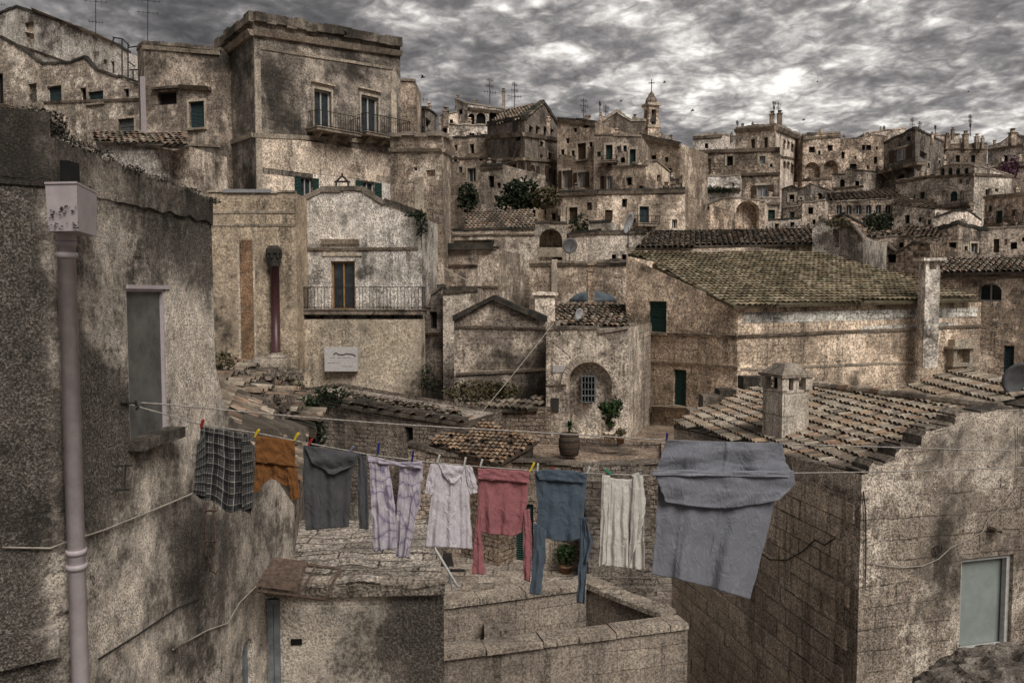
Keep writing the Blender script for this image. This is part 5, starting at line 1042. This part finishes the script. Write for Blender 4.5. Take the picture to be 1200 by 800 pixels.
H('second barrel tiled roof house just beyond the close right house', [(1056, 468, 15.5), (1128, 488, 12.8), (1250, 486, 13.4)], 560, 'near_right', [('r', [(1052, 464, 15.5), (1126, 483, 12.8), (1222, 462, 12.4), (1112, 437, 15.5)], 'tile_near', .16, .26, 5, .02)], cop=None, capr=False, group=None, name='near_house')
cable('power_cable', 'black cable looping across the front of the close right house', [s1r.P(*s1r.hit(x, y), -.025) for x, y in ((1015, 658), (1030, 661), (1055, 664), (1080, 662), (1098, 654), (1112, 641), (1135, 630), (1150, 622), (1156, 607), (1175, 590), (1189, 570), (1191, 540), (1190, 500))], .006, 'cable_pale')
cable('power_cable', 'dark cable sagging along the side wall of the close right house beneath the sheet', [s0r.P(*s0r.hit(x, y), -.045) for x, y in ((885, 640), (905, 655), (925, 656), (945, 645), (958, 632), (970, 638), (982, 630))], .009)
cable('power_cable', 'vertical black cable down the corner of the close right house', [s1r.P(*s1r.hit(x, y), -.025) for x, y in ((1010, 575), (1013, 600), (1013, 660), (1012, 690))], .008)
m = Mb(); c = s1r.P(*s1r.hit(1097, 643), -.03)
nn = Vector((s1r.n.x, s1r.n.y, 0)); tt = Vector((s1r.t.x, s1r.t.y, 0))
m.tube([c + tt * .062 * math.cos(a * .3307) + Vector((0, 0, .062 * math.sin(a * .3307))) for a in range(20)], .008, 6)
m.tube([c + tt * .02 + Vector((0, 0, .03)), c - tt * .012, c + tt * .02 - Vector((0, 0, .03))], .006, 5); m.tube([c + Vector((0, 0, .045)), c - Vector((0, 0, .045))], .004, 5)
tag(m.build('wall_ring', 'iron', org=c), 'small round dark ring emblem on the close right house wall', 'emblem')
m = Mb(); c = s1r.P(*s1r.hit(1163, 616), -.08); m.box(c, .16, .12, .03, .3); m.box(c + Vector((.0, 0, -.03)), .05, .2, .04, .2)
tag(m.build('wall_bracket', 'coping', org=c), 'broken stone bracket jutting above the curtained window', 'bracket')
# mossy dome bottom right
m = Mb(); g = []; n1, n2 = 70, 26; c = pt(1210, 862, 5.2)
for j in range(n2 + 1):
    for i in range(n1):
        a = 2 * math.pi * i / n1; e = math.pi / 2 * j / n2; dv = Vector((math.cos(a) * math.cos(e) * .85, math.sin(a) * math.cos(e) * .6, math.sin(e) * .56))
        g.append(c + dv * (1 + .1 * mnoise.noise(dv * 9) + .05 * mnoise.noise(dv * 26)))
m.add(g, [(j * n1 + i, j * n1 + (i + 1) % n1, (j + 1) * n1 + (i + 1) % n1, (j + 1) * n1 + i) for j in range(n2) for i in range(n1)])
m.box((c.x, c.y, (c.z - 8.6) / 2 - .1), 1.1, .9, 8.6 + c.z + .2)
hm = root('mossy_dome', c, 'rough mossy stone dome at the bottom right corner', 'dome'); m.build('dome', 'near_left_mould', hm)
m = Mb(); leaves(m, c + Vector((0, 0, .3)), (.75, .5, .28), 1500, .02); m.build('moss', 'moss', hm)

# ================================================================ dishes, pipe, plaque
def dish(label, px, py, d, rpx, yaw, tilt, mat, pole=1.2, sx=1):
    c = pt(px, py, d); r_ = rpx * d / F; o = root('satellite_dish', c - Vector((0, 0, pole)), label, 'satellite dish', 'satellite dishes'); m = Mb(); vs = []; fs = []; n = 20
    from mathutils import Matrix
    rot = Matrix.Rotation(yaw, 3, 'Z') @ Matrix.Rotation(tilt, 3, 'X')
    for off in (0, .02):
        for k_ in range(6):
            rad = r_ * k_ / 5
            for i in range(n): a = 2 * math.pi * i / n; vs.append(c + rot @ Vector((math.cos(a) * rad * sx, off + .25 * r_ * (1 - (k_ / 5) ** 2), math.sin(a) * rad)))
    for b_ in (0, 6 * n):
        for k_ in range(5):
            for i in range(n): fs.append((b_ + k_ * n + i, b_ + k_ * n + (i + 1) % n, b_ + (k_ + 1) * n + (i + 1) % n, b_ + (k_ + 1) * n + i))
    for i in range(n): fs.append((5 * n + i, 5 * n + (i + 1) % n, 11 * n + (i + 1) % n, 11 * n + i))
    m.add(vs, fs); m.build('reflector', mat, o, True)
    m = Mb(); m.tube([c + rot @ Vector((0, .3 * r_, 0)), c + Vector((0, .12 + .3 * r_, -.1)), c + Vector((0, .12 + .3 * r_, -pole))], max(.012, r_ * .05), 6); m.tube([c + rot @ Vector((0, 0, -r_ * .95)), c + rot @ Vector((0, -r_ * .7, -r_ * .2))], r_ * .03, 5); m.box(c + rot @ Vector((0, -r_ * .7, -r_ * .18)), r_ * .15, r_ * .2, r_ * .12); m.build('mast', 'iron', o)
dish('grey satellite dish cut off by the right picture edge above the second tiled roof', 1200, 447, 12.6, 23, -.35, .15, 'dish_grey', 1.0)
dish('large tilted pale satellite dish standing above the long plain wall in the centre', 737, 262, 46, 13, .95, .3, 'dish', 1.4, .75)
dish('small pale dish on the tiles in front of the crown topped chimney', 679, 368, 34.5, 7, .8, .2, 'dish', .6)
dish('round dark dish beside the arched niche with the yellow patch', 668, 288, 46, 9, .2, .1, 'dish_grey', 1.2)
c = pt(321, 360, 34.8); o = root('stove_pipe', pt(322, 412, 34.8), 'tall dark red stove pipe with a clay cap on the ochre plastered house', 'stove pipe'); k = 34.8 / F
m = Mb(); m.tube([pt(323.5, 412, 34.8), pt(322, 312, 34.8)], 5.2 * k, 12); m.build('pipe', 'pipe_brown', o, True)
m = Mb(); m.lathe(pt(321, 312, 34.8), [(7 * k, 0), (7.5 * k, 6 * k), (7 * k, 13 * k), (9 * k, 15 * k), (9 * k, 20 * k), (5 * k, 24 * k)], 12)
for i in range(8): a = i * .785; m.box(pt(321, 298, 34.8) + Vector((math.cos(a) * 8 * k, math.sin(a) * 8 * k, 0)), 2.5 * k, 2.5 * k, 9 * k, a)
m.build('cap', 'tile_edge', o)
a, b = pt(380, 407, 35.55), pt(419, 435, 35.55); o = root('marble_plaque', Vector(((a.x + b.x) / 2, a.y, b.z)), 'white marble plaque with a crooked dark crack below the balcony', 'plaque')
m = Mb(); m.hexa([Vector((a.x, a.y, b.z)), Vector((b.x, a.y, b.z)), Vector((b.x, a.y + .3, b.z)), Vector((a.x, a.y + .3, b.z)), Vector((a.x, a.y, a.z)), Vector((b.x, a.y, a.z)), Vector((b.x, a.y + .3, a.z)), Vector((a.x, a.y + .3, a.z))]); m.build('slab', 'marble', o)
m = Mb(); cr = [(391, 415), (394, 413), (397, 415), (402, 415.5), (406, 414), (410, 414.5), (414, 415), (417, 417)]; m.tube([pt(x, y, 35.53) for x, y in cr], .022, 5)
for y, xa, xb in ((419, 387, 393), (419, 396, 412), (425, 384, 398), (429, 402, 413)):
    x = xa
    while x < xb: m.tube([pt(x, y + R.uniform(-.2, .2), 35.54), pt(x + 1.2, y + R.uniform(-.2, .2), 35.54)], .008, 4); x += 2
m.build('inscription', 'ink', o)
m = Mb()
c = pt(402, 220, 41.5)
for x0_, y0_, x1_, y1_ in ((394, 224, 394, 213), (408, 224, 408, 213), (392, 213, 410, 213), (394, 213, 401, 206), (408, 213, 401, 206), (401, 206, 401, 203)): m.tube([pt(x0_, y0_, 40.6), pt(x1_, y1_, 40.6)], .05, 5)
tag(m.build('lantern_frame', 'iron', org=c), 'dark wrought iron frame on the wall between the two lower green shuttered windows', 'iron frame')
# ================================================================ clothes lines
def inv(xa, da, xb, db, x): f = (x - xa) / (xb - xa); return 1 / (1 / da + (1 / db - 1 / da) * f)
def dl(x): return inv(155, 5.3, 1200, 7.2, x)          # lower line
def du(x): return inv(155, 5.45, 1200, 7.6, x)         # upper line
LOW = [(153, 474), (200, 487), (240, 498), (300, 507), (345, 516), (430, 532), (500, 541), (555, 546), (650, 553), (760, 557), (860, 556), (930, 554), (1010, 553), (1100, 551), (1215, 547)]
UPP = [(153, 471), (200, 474), (260, 480), (350, 488), (450, 496), (550, 502), (640, 507), (780, 515.5), (850, 518), (920, 520), (1050, 524), (1215, 529)]
def interp(T, x): return lerp(T, x)
m = Mb(); m.tube([pt(x, interp(LOW, x), dl(x)) for x in [153 + i * 12 for i in range(89)]], .0055, 5)
tag(m.build('clothes_line', 'rope', smooth=True, org=pt(153, 474, 5.3)), 'lower twisted cord from which the shirts hang', 'clothes line', 'clothes lines')
m = Mb(); m.tube([pt(x, interp(UPP, x), du(x)) for x in [153 + i * 12 for i in range(89)]], .006, 5)
tag(m.build('clothes_line', 'rope', smooth=True, org=pt(153, 471, 5.4)), 'upper twisted cord running above the washing to the right edge', 'clothes line', 'clothes lines')
m = Mb(); c = onwall(153, 472, -.03); m.tube([onwall(140, 472, .0), c, pt(160, 474, 5.3)], .008, 6); m.tube([c + Vector((.02, -.03, .02)), c + Vector((.04, -.04, -.02)), c + Vector((.02, -.03, -.04))], .008, 6)
tag(m.build('line_hook', 'iron', org=c), 'iron eye hook holding the clothes lines beside the narrow window', 'hook')

def panel(mb, Lp, Rp, nu=44, nv=56, amp=.014, fr=4., ph=0., off=0., dfun=dl, sag=0., hem=.0, top_amp=.2, droop=0., wav=0., crease=None):
    """cloth panel between a left and right pixel polyline, standing at the line's depth with real folds"""
    def along(P, v_):
        Ls = [0]
        for a, b in zip(P, P[1:]): Ls.append(Ls[-1] + math.hypot(a[0] - b[0], a[1] - b[1]))
        t = v_ * Ls[-1]
        for i in range(len(P) - 1):
            if t <= Ls[i + 1] or i == len(P) - 2:
                f = (t - Ls[i]) / max(1e-6, Ls[i + 1] - Ls[i]); a, b = P[i], P[i + 1]
                return a[0] + (b[0] - a[0]) * f, a[1] + (b[1] - a[1]) * f
    g = []; b0 = len(mb.v)
    for j in range(nv + 1):
        v_ = j / nv; lx, ly = along(Lp, v_); rx, ry = along(Rp, v_)
        for i in range(nu + 1):
            u = i / nu; x = lx + (rx - lx) * u; y = ly + (ry - ly) * u
            y += sag * math.sin(math.pi * u) * (1 - v_) + hem * math.sin(math.pi * 2 * fr * .5 * u + ph) * v_ + droop * math.sin(math.pi * u) * v_
            d = dfun(x)
            o_ = amp * (top_amp + (1 - top_amp) * v_) * (math.sin(2 * math.pi * fr * (u + .035 * math.sin(3 * v_ + ph)) + ph) + .5 * math.sin(2 * math.pi * fr * 2.3 * u + 2 * ph + 1.5 * v_))
            o_ += .014 * mnoise.noise(Vector((u * 5 + ph * 3, v_ * 4, ph))) - .007 * abs(mnoise.noise(Vector((u * 7 + v_ * 2 + ph, v_ * 5 - u * 2, ph + 4)))) + .002 * mnoise.noise(Vector((u * 13 + ph * 3, v_ * 15, ph))) + wav * math.sin(v_ * 9 + u * 4)
            if crease: o_ += -.02 * math.exp(-((u - crease - .01 * math.sin(v_ * 5)) / .014) ** 2) - .008 * math.exp(-((u - .2 - .03 * v_) / .01) ** 2)
            x += 1.0 * mnoise.noise(Vector((v_ * 7, ph * 5 + u * 2, 1))) ; y += .8 * mnoise.noise(Vector((u * 6, ph * 5, v_ * 4)))
            p = pt(x, y, d + o_ + off); g.append(p)
    base_ = len(mb.v)
    mb.v.extend([tuple(p) for p in g]); mb.t.extend([((i / nu), (j / nv), 0) for j in range(nv + 1) for i in range(nu + 1)])
    mb.f.extend([(base_ + j * (nu + 1) + i, base_ + (j + 1) * (nu + 1) + i, base_ + (j + 1) * (nu + 1) + i + 1, base_ + j * (nu + 1) + i + 1) for j in range(nv) for i in range(nu)])
def solid(o, t=.002):
    md = o.modifiers.new('thickness', 'SOLIDIFY'); md.thickness = t; md.offset = 0
GR = 'washing hung out on the lines'
def garment(name, label, cat, mat, parts):
    Lp = parts[0][1]; o = root(name, pt(Lp[0][0], Lp[0][1], dl(Lp[0][0])), label, cat, GR)
    for nm, Lp, Rp, kw in parts:
        kw = dict(kw); mt = kw.pop('mat', mat)
        m = Mb(); panel(m, Lp, Rp, **kw); solid(m.build(nm, mt, o, True))
garment('plaid_shirt', 'black and white plaid shirt hanging first from the left', 'shirt', 'c_plaid', [
  ('body', [(235, 499), (234, 530), (230, 555), (228, 577)], [(292, 509), (294, 540), (296, 570), (294, 602)], dict(fr=4, amp=.02, ph=.4, hem=3, droop=5)),
  ('sleeve', [(231, 520), (228, 560), (226, 578)], [(240, 505), (242, 560), (241, 582)], dict(nu=12, fr=1, amp=.01, off=-.03)),
  ('sleeve', [(283, 512), (284, 560), (283, 600)], [(293, 511), (298, 560), (296, 594)], dict(nu=12, fr=1, amp=.01, off=-.03, ph=2))])
garment('brown_trousers', 'rust brown garment folded over the line beside the plaid shirt', 'trousers', 'c_brown', [
  ('fold', [(300, 510), (300, 525), (299, 541)], [(345, 516), (346, 530), (346, 547)], dict(fr=1.5, amp=.006, off=-.03, nv=16)),
  ('body', [(299, 530), (300, 548), (301, 568)], [(346, 535), (346, 550), (345, 570)], dict(fr=3, amp=.012, ph=1, hem=3, off=-.005, droop=-5)),
  ('leg', [(299, 545), (298, 565), (297, 578)], [(312, 548), (309, 562), (305, 575)], dict(nu=12, fr=1, amp=.008, off=-.02)),
  ('leg', [(336, 548), (339, 570), (341, 587)], [(347, 545), (350, 565), (352, 583)], dict(nu=12, fr=1, amp=.008, off=-.02, ph=2))])
garment('grey_sweater', 'dark grey sweater with a draped neck and one sleeve hanging beside it', 'sweater', 'c_grey', [
  ('body', [(356, 521), (355, 560), (358, 621)], [(418, 531), (412, 560), (409, 617)], dict(fr=2.5, amp=.012, ph=.8)),
  ('collar', [(356, 521), (366, 543), (381, 550)], [(424, 532), (414, 546), (398, 552)], dict(fr=1, amp=.004, wav=.012, off=-.035, droop=5, nv=24)),
  ('sleeve', [(420, 531), (419, 575), (421, 619)], [(429, 533), (432, 575), (432, 620)], dict(nu=10, fr=1.5, amp=.012, off=.01, ph=2))])
garment('lilac_trousers', 'lilac trousers printed with purple swirls pegged by the waist', 'trousers', 'c_print', [
  ('waistband', [(430, 532), (431, 541)], [(495, 540), (495, 549)], dict(nv=6, fr=3, amp=.008, off=-.015, sag=4)),
  ('leg', [(432, 538), (434, 580), (438, 646)], [(455, 542), (463, 595), (465, 642)], dict(fr=2, amp=.016, ph=.3)),
  ('leg', [(469, 542), (465, 598), (464, 652)], [(496, 546), (492, 590), (478, 654)], dict(fr=2, amp=.016, ph=1.7, off=.02))])
garment('white_tshirt', 'pale lilac white T-shirt with short sleeves left of the pink top', 'T-shirt', 'c_white', [
  ('body', [(507, 542), (505, 580), (499, 640)], [(551, 546), (550, 585), (554, 643)], dict(fr=3, amp=.014, sag=3, ph=.2)),
  ('neckline', [(514, 543), (520, 557), (526, 563)], [(545, 546), (541, 557), (536, 563)], dict(nu=14, nv=14, fr=1, amp=.004, off=-.022, droop=4, wav=.006)),
  ('sleeve', [(505, 543), (500, 562), (498, 578)], [(513, 544), (510, 562), (507, 580)], dict(nu=12, fr=1, amp=.008, off=-.01)),
  ('sleeve', [(545, 545), (547, 562), (550, 579)], [(553, 547), (558, 562), (560, 577)], dict(nu=12, fr=1, amp=.008, off=-.01, ph=1))])
garment('pink_top', 'dusty pink long sleeved top hanging upside down with its hem folded over', 'top', 'c_pink', [
  ('body', [(560, 549), (561, 590), (564, 620)], [(620, 553), (618, 590), (612, 622)], dict(fr=2.5, amp=.013, ph=1.1, hem=2, droop=7)),
  ('hem_fold', [(560, 548), (560, 561)], [(620, 552), (620, 566)], dict(nv=8, fr=2, amp=.005, off=-.028)),
  ('sleeve', [(561, 592), (557, 620), (553, 672)], [(568, 600), (564, 625), (569, 673)], dict(nu=10, fr=1.2, amp=.014, off=-.012)),
  ('sleeve', [(613, 598), (613, 640), (614, 679)], [(621, 596), (624, 640), (621, 682)], dict(nu=10, fr=1.2, amp=.014, off=-.012, ph=2))])
garment('blue_top', 'slate blue long sleeved top hanging upside down next to the pink one', 'top', 'c_blue', [
  ('body', [(627, 554), (630, 590), (629, 626)], [(688, 557), (685, 590), (683, 630)], dict(fr=2, amp=.014, ph=.2, droop=6)),
  ('hem_fold', [(627, 551), (632, 562)], [(689, 555), (686, 566)], dict(nv=8, fr=1.5, amp=.01, off=-.03, sag=-3)),
  ('sleeve', [(626, 612), (625, 640), (621, 695)], [(640, 620), (639, 650), (634, 697)], dict(nu=10, fr=1.3, amp=.014, off=-.012)),
  ('sleeve', [(680, 605), (679, 645), (676, 706)], [(689, 606), (688, 650), (685, 707)], dict(nu=10, fr=1.3, amp=.014, off=-.012, ph=1.5)),
  ('sleeve_puff', [(684, 606), (684, 640), (682, 660)], [(687, 610), (695, 635), (688, 660)], dict(nu=12, nv=14, fr=1, amp=.02, off=-.03))])
garment('cream_top', 'creased cream cotton top hanging alone left of the large sheet', 'top', 'c_cream', [
  ('body', [(707, 557), (705, 600), (702, 662)], [(752, 558), (754, 600), (756, 668)], dict(fr=4.5, amp=.02, ph=.9, sag=4)),
  ('sleeve', [(706, 556), (704, 610), (702, 664)], [(715, 557), (713, 610), (711, 660)], dict(nu=12, fr=1.5, amp=.014, off=-.03)),
  ('sleeve', [(742, 557), (739, 610), (737, 666)], [(753, 557), (757, 590), (754, 612)], dict(nu=10, fr=2, amp=.018, off=-.03, ph=1))])
sheet = root('bed_sheet', pt(780, 516, du(780)), 'large grey blue bed sheet draped over both cords at the right', 'sheet', GR)
for nm, Lp, Rp, kw in (
  ('upper_fold', [(781, 515), (775, 535), (766, 556)], [(917, 519), (920, 540), (931, 556)], dict(fr=2, amp=.035, ph=.5, nu=80, top_amp=.3, off=.0, wav=.01, crease=.52)),
  ('front_flap', [(766, 553), (772, 568), (780, 588)], [(930, 551), (932, 568), (912, 586)], dict(fr=2.5, amp=.016, ph=1.6, nu=80, off=-.05, droop=8, nv=22)),
  ('hem_roll', [(765, 550), (764, 557)], [(924, 552), (925, 559)], dict(nv=6, nu=80, fr=2, amp=.006, off=-.075, mat='c_sheet_hem')),
  ('long_drop', [(772, 560), (768, 620), (764, 672)], [(913, 562), (898, 630), (879, 702)], dict(fr=2.2, amp=.04, crease=.55, ph=.2, nu=90, nv=90, off=.01, droop=-2))):
    kw = dict(kw); mt = kw.pop('mat', 'c_sheet'); m = Mb(); panel(m, Lp, Rp, **kw); solid(m.build(nm, mt, sheet, True))
# pegs
def peg(px, py, mat, label, tilt=.25, k=1.0, dfun=dl):
    c = pt(px, py, dfun(px)); h = .052 * k; m = Mb()
    for sgn in (-1, 1):
        t = Vector((math.sin(tilt), 0, math.cos(tilt))); n_ = Vector((0, 1, 0))
        a = c - t * h * .55 + n_ * sgn * .003 - Vector((0, .02, 0)); b = c + t * h * .6 + n_ * sgn * .013 - Vector((0, .02, 0)); sd_ = Vector((math.cos(tilt), 0, -math.sin(tilt))) * .006
        th = n_ * .003; m.hexa([a - sd_ - th, a + sd_ - th, a + sd_ + th, a - sd_ + th, b - sd_ * 1.2 - th, b + sd_ * 1.2 - th, b + sd_ * 1.2 + th, b - sd_ * 1.2 + th])
    o = root('clothes_peg', c, label, 'clothes peg', 'clothes pegs on the line'); m.build('jaw', mat, o)
    m = Mb(); m.tube([c + Vector((-.008, -.02, 0)), c + Vector((.008, -.02, 0))], .0055, 6); m.build('spring', 'iron', o)
for a in ((238, 496, 'peg_red', 'red clothes peg on the collar of the plaid shirt', .3), (302, 507, 'peg_yellow', 'pale yellow peg at the left end of the brown garment', .5), (348, 511, 'peg_yellow', 'bright yellow peg at the right end of the brown garment', .5),
          (364, 518, 'peg_red', 'dark red peg on the left shoulder of the grey sweater', .5), (412, 526, 'peg_grey', 'grey blue peg on the right shoulder of the grey sweater', .6), (444, 525, 'peg_blue', 'dark blue peg left on the lilac trousers', .1, 1.3), (484, 534, 'peg_blue', 'dark blue peg right on the lilac trousers', .15, 1.3),
          (514, 537, 'peg_white', 'white peg on the left shoulder of the white T-shirt', .3), (545, 540, 'peg_white', 'white peg on the right shoulder of the white T-shirt', .2), (564, 542, 'peg_white', 'cream peg at the left end of the pink top', .3), (623, 547, 'peg_yellow', 'vivid yellow peg between the pink and the blue top', .5, 1.35),
          (630, 547, 'peg_white', 'white peg at the left end of the blue top', .1), (647, 550, 'peg_red', 'small dark red peg on the hem of the blue top', .1, .7), (689, 550, 'peg_white', 'cream peg at the right end of the blue top', .4), (713, 552, 'peg_green', 'green peg on the left of the cream top', -.9), (744, 555, 'peg_white', 'white peg on the right of the cream top', 1.3)): peg(*a)
peg(781, 511, 'peg_blue', 'dark peg clipped on the upper cord at the corner of the bed sheet', 0, 1.0, du)
# ================================================================ wires across the valley
WG = 'wires strung over the valley'
def wire(label, A, B, sag, r=.012, mat='cable'):
    a, b = pt(*A), pt(*B); m = Mb(); m.tube([a + (b - a) * (i / 14) - Vector((0, 0, sag * 4 * (i / 14) * (1 - i / 14))) for i in range(15)], r, 4)
    tag(m.build('wire', mat, org=a), label, 'wire', WG)
wire('pale wire slanting from the corner of the arched house down to the tile fan roof', (649, 378, 30), (560, 488, 27), .05, .013, 'cable_pale')
wire('thin dark wire from the ruined roof to the shuttered wall behind the washing', (250, 428, 14), (530, 500, 26), .3, .012)
wire('dark wire drooping from the arched house corner to the big tiled house', (650, 386, 30), (740, 418, 35), .35, .025)
wire('wire dropping across the blind arch from its keystone to the house corner', (652, 404, 29.6), (758, 478, 34), .2, .018)
wire('pale wire slanting over the little square window house in the middle', (500, 300, 41), (556, 332, 40.5), .1, .025, 'cable_pale')
wire('black wire along the stained wall of the balcony house', (345, 455, 30), (640, 498, 28), .5, .012)
wire('long thin wire crossing before the tile fan roof', (380, 470, 24), (780, 520, 27), .5, .012)
# ================================================================ aerials, birds
AG = 'television aerials on the roofs'
def aerial(label, px, yb, yt, d, bars, boom=None, mat='iron'):
    a, b = pt(px, yb, d), pt(px, yt, d); k = d / F; o = root('aerial', a, label, 'aerial', AG); r_ = max(.012, .45 * k); m = Mb(); m.tube([a, b], r_, 5); m.build('mast', mat, o); m = Mb()
    for y, w_ in bars:
        p = pt(px, y, d); m.tube([p - Vector((w_ * k, .2, 0)), p + Vector((w_ * k, .2, 0))], r_ * .6, 4)
        for q in (-.8, -.4, .1, .5, .9): c = p + Vector((w_ * k * q, .2 * q, 0)); m.tube([c - Vector((0, 0, 2.2 * k)), c + Vector((0, 0, 2.2 * k))], r_ * .45, 4)
    m.build('crossbar', mat, o)
aerial('tall bare aerial mast at the far left corner roof', -2, 22, -20, 60, [(5, 6)])
aerial('aerial with a wide double comb on the old white house at upper left', 112, 45, -4, 58, [(2, 12), (26, 7)])
aerial('aerial with two long bars on the left wing of the palazzo', 173, 58, -6, 46, [(1, 13), (15, 11)])
aerial('short stub aerial next to the long barred one on the palazzo wing', 191, 58, 48, 46, [(50, 3)])
aerial('aerial with slanting bar on the rooftop annex of the palazzo', 491, 132, 112, 55, [(116, 10)])
aerial('slim aerial with three short bars on the roof loggia house', 574, 122, 92, 84, [(94, 4), (101, 4), (108, 7)])
aerial('aerial on the ridge of the big dark gabled house', 603, 128, 96, 70, [(99, 3), (106, 4), (113, 8)])
aerial('forked aerial standing left of the tall narrow house roof', 684, 142, 115, 70, [(118, 4), (124, 5), (130, 3)])
aerial('thin aerial pole beside the small classical pediment', 703, 142, 118, 72, [(122, 1.5)])
aerial('aerial with a side comb just left of the pediment', 710, 142, 123, 72, [(126, 4), (131, 3)])
aerial('left one of the twin aerials on the tall cream palace', 907, 138, 119, 104, [(121, 2.5), (126, 2)])
aerial('right one of the twin aerials on the tall cream palace', 912, 138, 120, 106, [(122, 4), (127, 3)])
aerial('small aerial on the flat block left of the ochre wall', 864, 155, 141, 108, [(144, 2)])
aerial('leftmost aerial behind the gabled brown house ridge', 1069, 152, 138, 140, [(141, 3), (146, 4)])
aerial('aerial right of the gabled brown house ridge', 1078, 156, 142, 140, [(145, 3)])
aerial('thick short mast on the skyline right of the brown gable', 1096, 162, 147, 140, [(149, 2)])
aerial('tallest aerial on the right skyline above the chimney stubs', 1137, 160, 134, 128, [(137, 3), (142, 3), (147, 2)])
# scaffold-like frame at upper left
m = Mb()
for x0_, y0_, x1_, y1_ in ((150, 100, 150, 50), (143, 96, 143, 46), (132, 44, 144, 46), (144, 46, 152, 54), (134, 50, 150, 60), (150, 56, 164, 54), (152, 82, 162, 82), (150, 72, 158, 78), (156, 82, 156, 94), (130, 54, 134, 44)): m.tube([pt(x0_, y0_, 52), pt(x1_, y1_, 52)], .045, 5)
tag(m.build('roof_rack', 'iron', org=pt(150, 100, 52)), 'tangle of rusty iron poles between the white house and the palazzo wing', 'iron frame')
def bird(px, py, d, label, k=1.0):
    c = pt(px, py, d); o = root('bird', c, label, 'bird', 'birds in the cloudy sky'); m = Mb(); s_ = .28 * k
    m.tube([c + Vector((-s_ * .6, 0, 0)), c + Vector((-s_ * .2, 0, .02)), c + Vector((s_ * .25, 0, .02)), c + Vector((s_ * .6, 0, .05))], .07 * k, 6, r2=.03 * k); m.build('body', 'iron', o, True); m = Mb()
    for g_ in (-1, 1): m.add([c + Vector((s_ * .2, 0, .03)), c + Vector((-s_ * .25, 0, .03)), c + Vector((-s_ * .4, g_ * s_ * .6, .35 * s_)), c + Vector((-s_ * .7, g_ * s_ * 1.7, .1)), c + Vector((s_ * .05, g_ * s_ * .7, .4 * s_))], [(0, 1, 2, 4), (4, 2, 3)])
    m.build('wing', 'iron', o)
bird(496, 91, 60, 'dark bird flying just right of the palazzo parapet'); bird(812, 130, 90, 'bird flying above the flat block right of the bell tower', 1.1); bird(779, 97, 90, 'bird to the upper right of the church cross', 1.0)
bird(942, 141, 90, 'bird gliding right of the twin aerials'); bird(1135, 108, 100, 'lone bird high above the chimney stubs', .8); bird(958, 96, 110, 'tiny bird high in the clouds above the tall palace', .8)
bird(728, 119, 80, 'bird over the classical pediment', .8)
bird(296, 21.5, 42.3, 'small bird perched on the left corner of the palazzo parapet', .9); bird(406, 40.5, 44.8, 'small bird perched midway along the palazzo parapet', .9)
